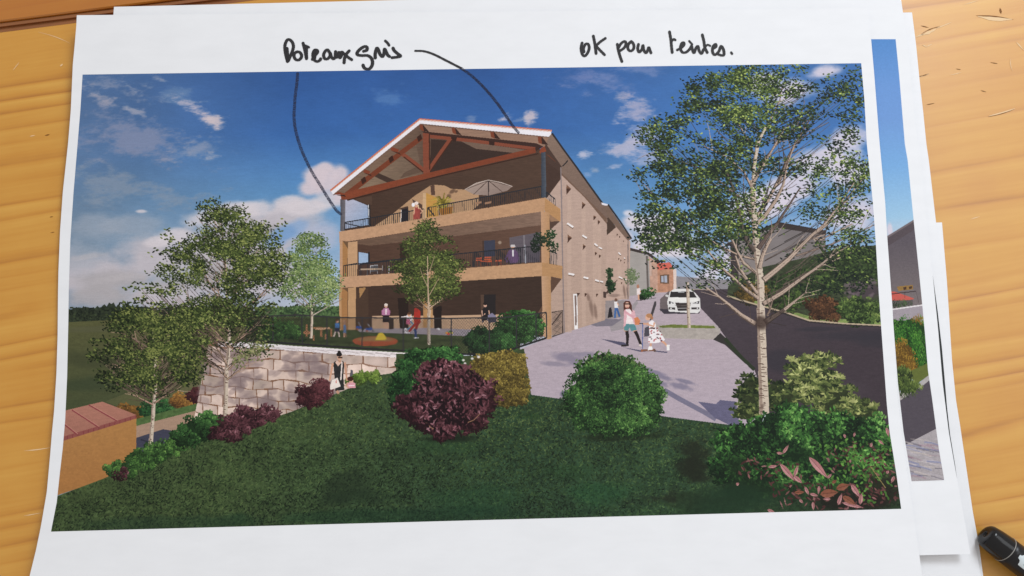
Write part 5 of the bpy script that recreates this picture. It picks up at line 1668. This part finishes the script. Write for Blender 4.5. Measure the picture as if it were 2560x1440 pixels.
def print_parts(grid_xyz, ids, things, material, parent, root_name, root_label):
    """one mesh per depicted thing, all cut from the same sheet of cells"""
    ny, nx = ids.shape
    V = grid_xyz.reshape(-1, 3)
    U = np.stack(np.meshgrid(np.linspace(0, 1, nx + 1), 1 - np.linspace(0, 1, ny + 1)), -1).reshape(-1, 2)
    jj, ii = np.meshgrid(np.arange(nx), np.arange(ny))
    a = ii * (nx + 1) + jj
    Q = np.stack([a, a + nx + 1, a + nx + 2, a + 1], -1).reshape(-1, 4)
    flat = ids.ravel()
    root = None
    for k, (nm, lab) in enumerate(things):
        q = Q[flat == k]
        if len(q) == 0:
            continue
        used, inv = np.unique(q.ravel(), return_inverse=True)
        me = bpy.data.meshes.new(nm)
        me.vertices.add(len(used))
        me.vertices.foreach_set('co', V[used].astype(np.float32).ravel())
        me.loops.add(len(inv))
        me.loops.foreach_set('vertex_index', inv.astype(np.int32).ravel())
        me.polygons.add(len(q))
        me.polygons.foreach_set('loop_start', np.arange(0, len(inv), 4, dtype=np.int32))
        lay = me.uv_layers.new(name='print')
        lay.data.foreach_set('uv', U[q.ravel()].astype(np.float32).ravel())
        me.update(calc_edges=True)
        me.validate()
        me.materials.append(material)
        o = bpy.data.objects.new(root_name if k == 0 else nm, me)
        col.objects.link(o)
        if k == 0:
            root = o
            o.parent = parent
            o['label'] = root_label
        else:
            o.parent = root
            if lab:
                o['label'] = lab
    return root


NXG, NYG = 512, 288
sg, vg = np.meshgrid(np.linspace(0, 1, NXG + 1), np.linspace(0, 1, NYG + 1))
PXG, PYG = from_print(sg, vg)
GRID_A = np_sheet_points(PXG, PYG, BASE_A + 0.00007)
IDC = ID[2::4, 2::4][:NYG, :NXG]
print_parts(GRID_A, IDC, THINGS, print_material('printed_ink', C), sheet_a, 'printed_picture', 'colour printed picture of an ochre house with trees under a blue sky')

# ------------------------------------------------------------------ strip of the second picture
STRIP_L = [(2166, 98), (2174, 190), (2186, 345), (2201, 505), (2206, 590), (2214, 700), (2219, 765), (2224, 860), (2231, 985), (2241, 1075), (2258, 1203)]
STRIP_R = [(2239, 98), (2248, 190), (2262, 360), (2269, 400), (2284, 550), (2297, 675), (2304, 745), (2312, 830), (2320, 927), (2330, 995), (2340, 1070), (2347, 1122), (2360, 1197)]
CW, CH = 224, 1120
C = np.zeros((CH, CW, 3), np.float32)
ID = np.zeros((CH, CW), np.int16)
THINGS = [('printed_sky', None)]
CUR = 0


def to_print(px, py):
    v = (np.asarray(py, float) - 98) / 1104.0
    a, b = np.array(STRIP_L, float), np.array(STRIP_R, float)
    l, r = np.interp(py, a[:, 1], a[:, 0]), np.interp(py, b[:, 1], b[:, 0])
    return (np.asarray(px, float) - l) / (r - l), v


yy = np.arange(CH)
for ch in range(3):
    C[:, :, ch] = np.interp(yy, [0, 120, 200, 320, 450, 500], [(84, 104, 108, 116, 150, 176)[i] for i in range(6)] if ch == 0 else [(132, 144, 146, 162, 186, 190)[i] for i in range(6)] if ch == 1 else [(190, 200, 200, 208, 212, 204)[i] for i in range(6)])[:, None]
soft(2224, 572, 30, 26, (206, 196, 206), .9, 0, .5)
begin('printed_grey_house', 'printed plain grey house wall')
fill([(2190, 625), (2290, 566), (2320, 780), (2190, 780)], (88, 80, 86), .08, (112, 102, 102), ((2250, 600), (2260, 740)))
fill([(2190, 608), (2290, 548), (2294, 570), (2190, 632)], (82, 72, 76), .05)
line([(2190, 608), (2292, 548)], (110, 98, 100), 5)
fill([(2242, 716), (2282, 713), (2283, 724), (2246, 727)], (140, 108, 60), .08)
fill([(2258, 718), (2266, 717), (2266, 724), (2259, 725)], (70, 50, 40), .05)
fill([(2272, 717), (2280, 716), (2280, 722), (2273, 723)], (70, 50, 40), .05)
begin('printed_red_roof', 'printed small red roof')
fill([(2200, 726), (2236, 728), (2286, 747), (2280, 750), (2200, 751)], (186, 88, 78), .06)
fill([(2200, 751), (2282, 750), (2282, 762), (2200, 766)], (86, 80, 80), .08)
line([(2228, 734), (2290, 729), (2297, 758)], (50, 40, 42), 2)
line([(2262, 731), (2262, 745)], (50, 40, 42), 2)
bush([(2240, 762, 14, 8), (2262, 758, 14, 6)], 140, 5, 3.5, [(30, 44, 28), (76, 100, 56)])
begin('printed_path', 'printed pale path below the grey house')
fill([(2200, 775), (2316, 764), (2320, 800), (2200, 806)], (152, 142, 148), .06)
line([(2200, 776), (2316, 763)], (214, 206, 206), 3.5)
begin('printed_hedge', 'printed green hedge beside the path')
bush([(2280, 840, 46, 50), (2240, 815, 36, 18), (2300, 890, 30, 50), (2260, 870, 50, 50)], 2200, 7, 4.4, [(22, 44, 22), (44, 88, 34), (74, 124, 46), (110, 156, 66)], base=(32, 60, 28))
begin('printed_yellow_shrub', 'printed ochre shrub in front of the hedge')
bush([(2252, 890, 34, 38), (2272, 916, 22, 20)], 900, 6, 4, [(80, 56, 22), (130, 98, 38), (168, 134, 56)], base=(92, 68, 28))
bush([(2300, 800, 14, 8)], 80, 6, 4, [(120, 90, 40), (150, 120, 60)])
begin('printed_road', 'printed dark road and kerb')
fill([(2200, 1000), (2250, 1000), (2276, 978), (2330, 930), (2370, 1070), (2200, 1140)], (78, 71, 78), .08)
fill([(2200, 985), (2276, 976), (2277, 984), (2247, 1002), (2200, 1010)], (164, 156, 152), .06)
fill([(2284, 972), (2330, 930), (2332, 946), (2298, 972)], (166, 160, 158), .06)
fill([(2270, 930), (2330, 905), (2330, 934), (2290, 962)], (92, 100, 48), .1)
bush([(2256, 950, 32, 36), (2276, 968, 20, 16)], 700, 10, 4, [(34, 46, 26), (82, 98, 46), (140, 150, 80)], base=(44, 54, 30))
begin('printed_stone_paving', 'printed streaked stone paving')
fill([(2200, 1148), (2260, 1112), (2370, 1060), (2372, 1210), (2200, 1210)], (160, 152, 154), .12)
for i in range(46):
    x, y = rng.uniform(2250, 2355), rng.uniform(1085, 1200)
    l_ = rng.uniform(14, 40)
    c_ = [(120, 124, 158), (190, 178, 170), (150, 124, 134), (96, 92, 104), (178, 170, 176)][rng.integers(5)]
    line([(x - l_, y - l_ * .12), (x, y), (x + l_, y + l_ * .35)], c_, rng.uniform(1.5, 5), .1, alpha=.6)
C *= (1 + .05 * (NZ_STREAK[:CH, :CW] - .5) + .05 * (NZ_PIX[:CH, :CW] - .5))[..., None]
np.clip(C, 6, 250, out=C)
sg, vg = np.meshgrid(np.linspace(0, 1, 57), np.linspace(0, 1, 281))
PYG = 98 + 1104.0 * vg - 4.5 * vg * (sg - .5)
la, ra = np.array(STRIP_L, float), np.array(STRIP_R, float)
lx, rx_ = np.interp(PYG, la[:, 1], la[:, 0]), np.interp(PYG, ra[:, 1], ra[:, 0])
PXG = lx + (rx_ - lx) * sg
bw = np.array(B_LEFT, float)
br = np.array(B_RIGHT, float)
S_ = (PXG - np.interp(PYG, bw[:, 1], bw[:, 0])) / (np.interp(PYG, br[:, 1], br[:, 0]) - np.interp(PYG, bw[:, 1], bw[:, 0]))
T_ = (PYG - (17 + (-47) * S_)) / ((1440 - 17) * (1 - S_) + (1385 + 30) * S_)
sm = lambda x, a, b: (lambda u: u * u * (3 - 2 * u))(np.clip((x - a) / (b - a), 0, 1))
EX = 0.0008 * sm(S_, .93, 1.0) * sm(T_, .3, .6)
GRID_B = np_sheet_points(PXG, PYG, BASE_B + 0.00009, 0.0042, EX)
print_parts(GRID_B, ID[2::4, 2::4][:280, :56], THINGS, print_material('printed_ink_strip', C), sheet_b, 'printed_picture', 'narrow strip of a second printed street picture')

# a dark sliver of the third sheet's picture shows beside the second sheet
sl_c = [(2331, 690, .2), (2339, 780, 3.4), (2346, 870, 5.6), (2357, 960, 5.8), (2363.5, 1015, 3.4), (2372, 1085, 2.2), (2384, 1160, 1.4), (2391, 1195, .2)]
vs_, fs_ = [], []
for x_, y_, w_ in sl_c:
    xb = float(np.interp(y_, br[:, 1], br[:, 0]))
    for q_ in (xb - 10, xb + w_):
        vs_.append(sheet_point(q_, y_, BASE_C + 0.00012, 0.0012))
fs_ = [(2 * i, 2 * i + 1, 2 * i + 3, 2 * i + 2) for i in range(len(sl_c) - 1)]
sliver = mesh_obj('printed_picture', vs_, fs_, mat('dark_printed_ink', (0.022, 0.026, 0.026), 0.5, 0.2), sheet_c)
sliver['label'] = 'thin dark edge of a third printed picture'


# ------------------------------------------------------------------ felt pen writing on the top sheet
def ink_material(name, color, lo, hi, scale=(900, 2600, 900)):
    m = mat(name, color, 0.55, 0.2)
    b = m.node_tree.nodes['Principled BSDF']
    tc = N(m, 'ShaderNodeTexCoord')
    mp = N(m, 'ShaderNodeMapping')
    mp.inputs['Scale'].default_value = scale
    L(m, tc, 'Object', mp, 'Vector')
    n = N(m, 'ShaderNodeTexNoise')
    n.inputs['Scale'].default_value = 1.0
    n.inputs['Detail'].default_value = 3.0
    L(m, mp, 'Vector', n, 'Vector')
    r = N(m, 'ShaderNodeMapRange')
    r.inputs['From Min'].default_value = 0.35
    r.inputs['From Max'].default_value = 0.6
    r.inputs['To Min'].default_value = lo
    r.inputs['To Max'].default_value = hi
    L(m, n, 'Fac', r, 'Value')
    L(m, r, 'Result', b, 'Alpha')
    return m


INK = ink_material('black_felt_ink', (0.030, 0.028, 0.030), 0.86, 1.0)
INK_P = ink_material('black_felt_ink_on_print', (0.030, 0.034, 0.07), 0.25, 0.78)
INK_P2 = ink_material('black_felt_ink_streaks', (0.022, 0.024, 0.05), 0.25, 0.9)


def spline(pts, n=10):
    P = [np.array(p, float) for p in pts]
    P = [2 * P[0] - P[1]] + P + [2 * P[-1] - P[-2]]
    out = []
    for i in range(1, len(P) - 2):
        for k in range(n):
            t = k / n
            a, b, c, d = P[i - 1], P[i], P[i + 1], P[i + 2]
            out.append(.5 * ((2 * b) + (-a + c) * t + (2 * a - 5 * b + 4 * c - d) * t * t + (-a + 3 * b - 3 * c + d) * t ** 3))
    out.append(P[-2])
    return np.array(out)


def pen_strokes(name, strokes, w, material, label=None, z0=0.00014):
    vs, fs = [], []
    for si, st in enumerate(strokes):
        ww = w
        if isinstance(st, tuple) and isinstance(st[0], (int, float)):
            ww, st = st
        S = spline(st, 8)
        d = np.gradient(S, axis=0)
        ln = np.maximum(np.hypot(d[:, 0], d[:, 1]), 1e-6)[:, None]
        d = d / ln
        nrm = np.stack([-d[:, 1], d[:, 0]], 1)
        # chisel tip: a little wider on down strokes
        wid = ww * (0.86 + 0.26 * np.abs(d[:, 1])) * (1 + .05 * np.sin(np.arange(len(S)) * 1.7 + si))
        # rounded ends
        caps0 = [(S[0] - d[0] * wid[0] * .5 * math.cos(a), math.sin(a)) for a in (0.15, .6, 1.1)]
        caps1 = [(S[-1] + d[-1] * wid[-1] * .5 * math.cos(a), math.sin(a)) for a in (1.1, .6, 0.15)]
        cen = [c for c, _ in caps0] + list(S) + [c for c, _ in caps1]
        hw = [wid[0] * .5 * k for _, k in caps0] + list(wid * .5) + [wid[-1] * .5 * k for _, k in caps1]
        nn_ = [nrm[0]] * 3 + list(nrm) + [nrm[-1]] * 3
        base = len(vs)
        for i, (c, h, n_) in enumerate(zip(cen, hw, nn_)):
            z = BASE_A + z0 + 0.000004 * si + 0.0000002 * i
            for s in (-1, 1):
                p = c + n_ * h * s
                vs.append(sheet_point(p[0], p[1], z))
        for i in range(len(cen) - 1):
            a = base + 2 * i
            fs.append((a, a + 1, a + 3, a + 2))
    o = mesh_obj(name, vs, fs, material, sheet_a)
    if label:
        o['label'] = label
    return o


q1 = lambda pts: [(700 + x / 8.0, 80 + y / 8.0) for x, y in pts]
q2 = lambda pts: [(1440 + x / 6.4, 70 + y / 6.4) for x, y in pts]
pen_strokes('handwritten_word', [
    q1([(140, 330), (150, 430), (158, 520), (155, 575)]),
    q1([(150, 585), (118, 460), (100, 350), (102, 250), (140, 165), (185, 150), (240, 195), (268, 270), (258, 350), (225, 440), (190, 520), (170, 570)]),
    q1([(345, 395), (292, 425), (282, 490), (315, 548), (375, 558), (425, 510), (428, 450), (385, 400), (320, 398)]),
    q1([(462, 225), (490, 330), (512, 430), (530, 530)]), (6.0, q1([(480, 262), (530, 280), (580, 305)])), q1([(530, 320), (528, 420), (532, 520)]),
    q1([(648, 545), (700, 470), (748, 410), (745, 368), (700, 358), (665, 410), (660, 490), (690, 560), (745, 588), (800, 560), (812, 535)]), (10.0, q1([(700, 380), (690, 450), (680, 520)])),
    q1([(1000, 420), (950, 355), (900, 390), (872, 460), (895, 530), (950, 535), (1000, 480), (1005, 420), (1030, 500), (1075, 535), (1110, 480), (1112, 395)]),
    q1([(1112, 395), (1110, 470), (1140, 505), (1175, 440), (1182, 392), (1190, 470), (1200, 515), (1235, 460), (1250, 405)]),
    q1([(1235, 400), (1300, 450), (1370, 510), (1435, 552)]), q1([(1385, 375), (1335, 430), (1295, 510), (1282, 610)]),
], 7.3, INK, 'black handwritten word Poteaux')
pen_strokes('handwritten_word', [
    q1([(1670, 385), (1735, 362), (1738, 305), (1690, 290), (1605, 340), (1545, 410), (1555, 455), (1640, 470), (1750, 470), (1825, 520), (1852, 610), (1830, 690), (1780, 738), (1715, 735), (1675, 700), (1662, 665)]),
    q1([(1905, 512), (1905, 430), (1935, 325), (1965, 350), (2000, 440), (2050, 490), (2082, 420), (2092, 340), (2125, 400), (2155, 460), (2190, 488)]),
    (6.5, q1([(2108, 178), (2148, 215), (2182, 265)])),
    q1([(2262, 325), (2285, 370), (2350, 430), (2410, 478), (2345, 500), (2240, 512)]),
], 7.8, INK, 'black handwritten word gris')
pen_strokes('handwritten_word', [
    q2([(98, 240), (82, 320), (98, 410), (138, 448), (188, 395), (212, 315), (192, 255), (150, 262), (120, 330), (128, 380)]),
    q2([(278, 130), (300, 240), (322, 405)]), q2([(470, 165), (390, 220), (318, 285)]), q2([(318, 285), (380, 350), (458, 428)]),
], 6.6, INK, 'black handwritten word OK')
pen_strokes('handwritten_word', [
    q2([(662, 260), (680, 360), (708, 460), (735, 535)]), q2([(672, 330), (720, 250), (778, 212), (800, 250), (772, 315), (700, 368)]),
    q2([(885, 215), (840, 262), (832, 330), (872, 368), (920, 335), (925, 270), (890, 218), (850, 240)]),
    q2([(1000, 262), (988, 330), (1012, 385), (1055, 340), (1072, 275), (1085, 350), (1120, 398), (1150, 350), (1165, 310), (1182, 350), (1200, 395)]),
], 6.6, INK, 'black handwritten word pour')
pen_strokes('handwritten_word', [
    q2([(1497, 62), (1518, 180), (1528, 290), (1540, 390)]), (6.0, q2([(1535, 205), (1565, 178), (1590, 192)])),
    q2([(1622, 350), (1680, 320), (1728, 270), (1722, 232), (1690, 250), (1672, 325), (1705, 388), (1765, 385), (1820, 335), (1850, 285)]),
    (5.2, q2([(1812, 208), (1860, 262)])),
    q2([(1850, 285), (1868, 360), (1892, 395), (1920, 320), (1952, 292), (1972, 365), (2010, 408), (2042, 340)]),
    q2([(2022, 108), (2048, 215), (2062, 310), (2100, 390)]), (5.2, q2([(2065, 305), (2105, 268), (2148, 285)])),
    q2([(2195, 330), (2242, 295), (2232, 258), (2192, 300), (2186, 380), (2222, 428), (2285, 375), (2322, 290), (2362, 350), (2368, 425), (2335, 438), (2270, 418)]),
    (5.5, q2([(2485, 392), (2498, 412)])),
], 6.6, INK, 'black handwritten word teintes with full stop')
pen_strokes('pointer_line', [[(1038, 127), (1060, 128), (1085, 136), (1115, 151), (1152, 170)]], 5.8, INK, 'curved pen stroke starting beside the word gris')
pen_strokes('pointer_line', [[(1152, 170), (1180, 190), (1210, 219), (1240, 254), (1262, 285), (1280, 312), (1296, 331)]], 6.6, INK_P2, 'curved pen stroke ending at the right roof edge')
pen_strokes('pointer_line', [[(744, 184), (742, 210), (738, 240), (736, 270), (735, 292), (738, 320), (744, 345), (752, 370), (764, 398), (780, 430), (800, 462), (820, 495), (834, 516), (843, 528), (852, 535)]],
            6.8, INK_P, 'long pen stroke curving down to the left terrace post')

# ------------------------------------------------------------------ marker pen
marker = bpy.data.objects.new('marker_pen', None)
col.objects.link(marker)
RAD = 0.0066
m0 = ray_point(2464, 1336, RAD)
m1 = ray_point(2464 + 78.5, 1336 + 60, RAD)
mdir = (m1 - m0).normalized()
marker.matrix_world = Matrix.Translation((m0.x, m0.y, RAD)) @ Vector((1, 0, 0)).rotation_difference(mdir).to_matrix().to_4x4()
tag(marker, 'black capped felt marker with white label lying at the lower right corner', 'marker')
black_pl = mat('glossy_black_plastic', (0.010, 0.0095, 0.010), 0.14, 0.3)
black_mt = mat('satin_black_plastic', (0.012, 0.011, 0.012), 0.28, 0.3)
seam_m = mat('pale_seam_plastic', (0.30, 0.29, 0.27), 0.35, 0.5)
label_m = mat('white_label_print', (0.62, 0.68, 0.70), 0.4, 0.4)
for m_ in (black_pl, black_mt):
    b_ = m_.node_tree.nodes['Principled BSDF']
    tc_ = N(m_, 'ShaderNodeTexCoord')
    n_ = N(m_, 'ShaderNodeTexNoise')
    n_.inputs['Scale'].default_value = 700.0
    L(m_, tc_, 'Object', n_, 'Vector')
    r_ = N(m_, 'ShaderNodeMapRange')
    r_.inputs['To Min'].default_value = b_.inputs['Roughness'].default_value - .05
    r_.inputs['To Max'].default_value = b_.inputs['Roughness'].default_value + .10
    L(m_, n_, 'Fac', r_, 'Value')
    L(m_, r_, 'Result', b_, 'Roughness')


def lathe(name, prof, material, seg=48):
    vs, fs = [], []
    for x, r in prof:
        for k in range(seg):
            a = 2 * math.pi * k / seg
            vs.append((x * 1.1, r * 1.138 * math.cos(a), r * 1.138 * math.sin(a)))
    for i in range(len(prof) - 1):
        for k in range(seg):
            k2 = (k + 1) % seg
            fs.append((i * seg + k, i * seg + k2, (i + 1) * seg + k2, (i + 1) * seg + k))
    return mesh_obj(name, vs, fs, material, marker, smooth=True)


lathe('cap', [(0.0012, 0.00001), (0.0012, 0.0005), (0.0006, 0.0009), (-0.0001, 0.0011), (-0.0002, 0.0014), (-0.0002, 0.0034), (0.0000, 0.0042), (0.0005, 0.0047), (0.0012, 0.0050), (0.005, 0.0055), (0.0098, 0.0058)], black_pl)
lathe('seam_ring', [(0.0098, 0.0052), (0.0098, 0.00592), (0.0101, 0.00592), (0.0101, 0.0052)], seam_m)
lathe('barrel', [(0.0101, 0.0054), (0.0102, 0.00575), (0.0125, 0.0058), (0.125, 0.0058), (0.127, 0.0054), (0.1275, 0.004), (0.1275, 0.00001)], black_mt)


def on_barrel(name, x0, x1, a0, a1, r, material, parent, corner=0.0, n=14):
    vs, fs = [], []
    for i in range(n + 1):
        t = i / n
        x = x0 + (x1 - x0) * t
        dx = max(0.0, corner - (x - x0), corner - (x1 - x)) if corner else 0.0
        sh = (corner - math.sqrt(max(corner ** 2 - dx ** 2, 0))) / r if corner else 0.0
        for k in range(n + 1):
            a = (a0 + sh) + (a1 - a0 - 2 * sh) * k / n
            vs.append((x * 1.1, r * 1.138 * math.sin(a), r * 1.138 * math.cos(a)))
    for i in range(n):
        for k in range(n):
            b0 = i * (n + 1) + k
            fs.append((b0, b0 + 1, b0 + n + 2, b0 + n + 1))
    return mesh_obj(name, vs, fs, material, parent, smooth=True)


lab = on_barrel('label', 0.0130, 0.095, -0.58, 0.52, 0.00584, label_m, marker, 0.0026, 40)
txt = mat('black_label_lettering', (0.012, 0.012, 0.014), 0.4, 0.4)
on_barrel('lettering', 0.0166, 0.0173, -0.34, 0.24, 0.00587, txt, lab)
on_barrel('lettering', 0.0196, 0.0203, -0.34, 0.24, 0.00587, txt, lab)
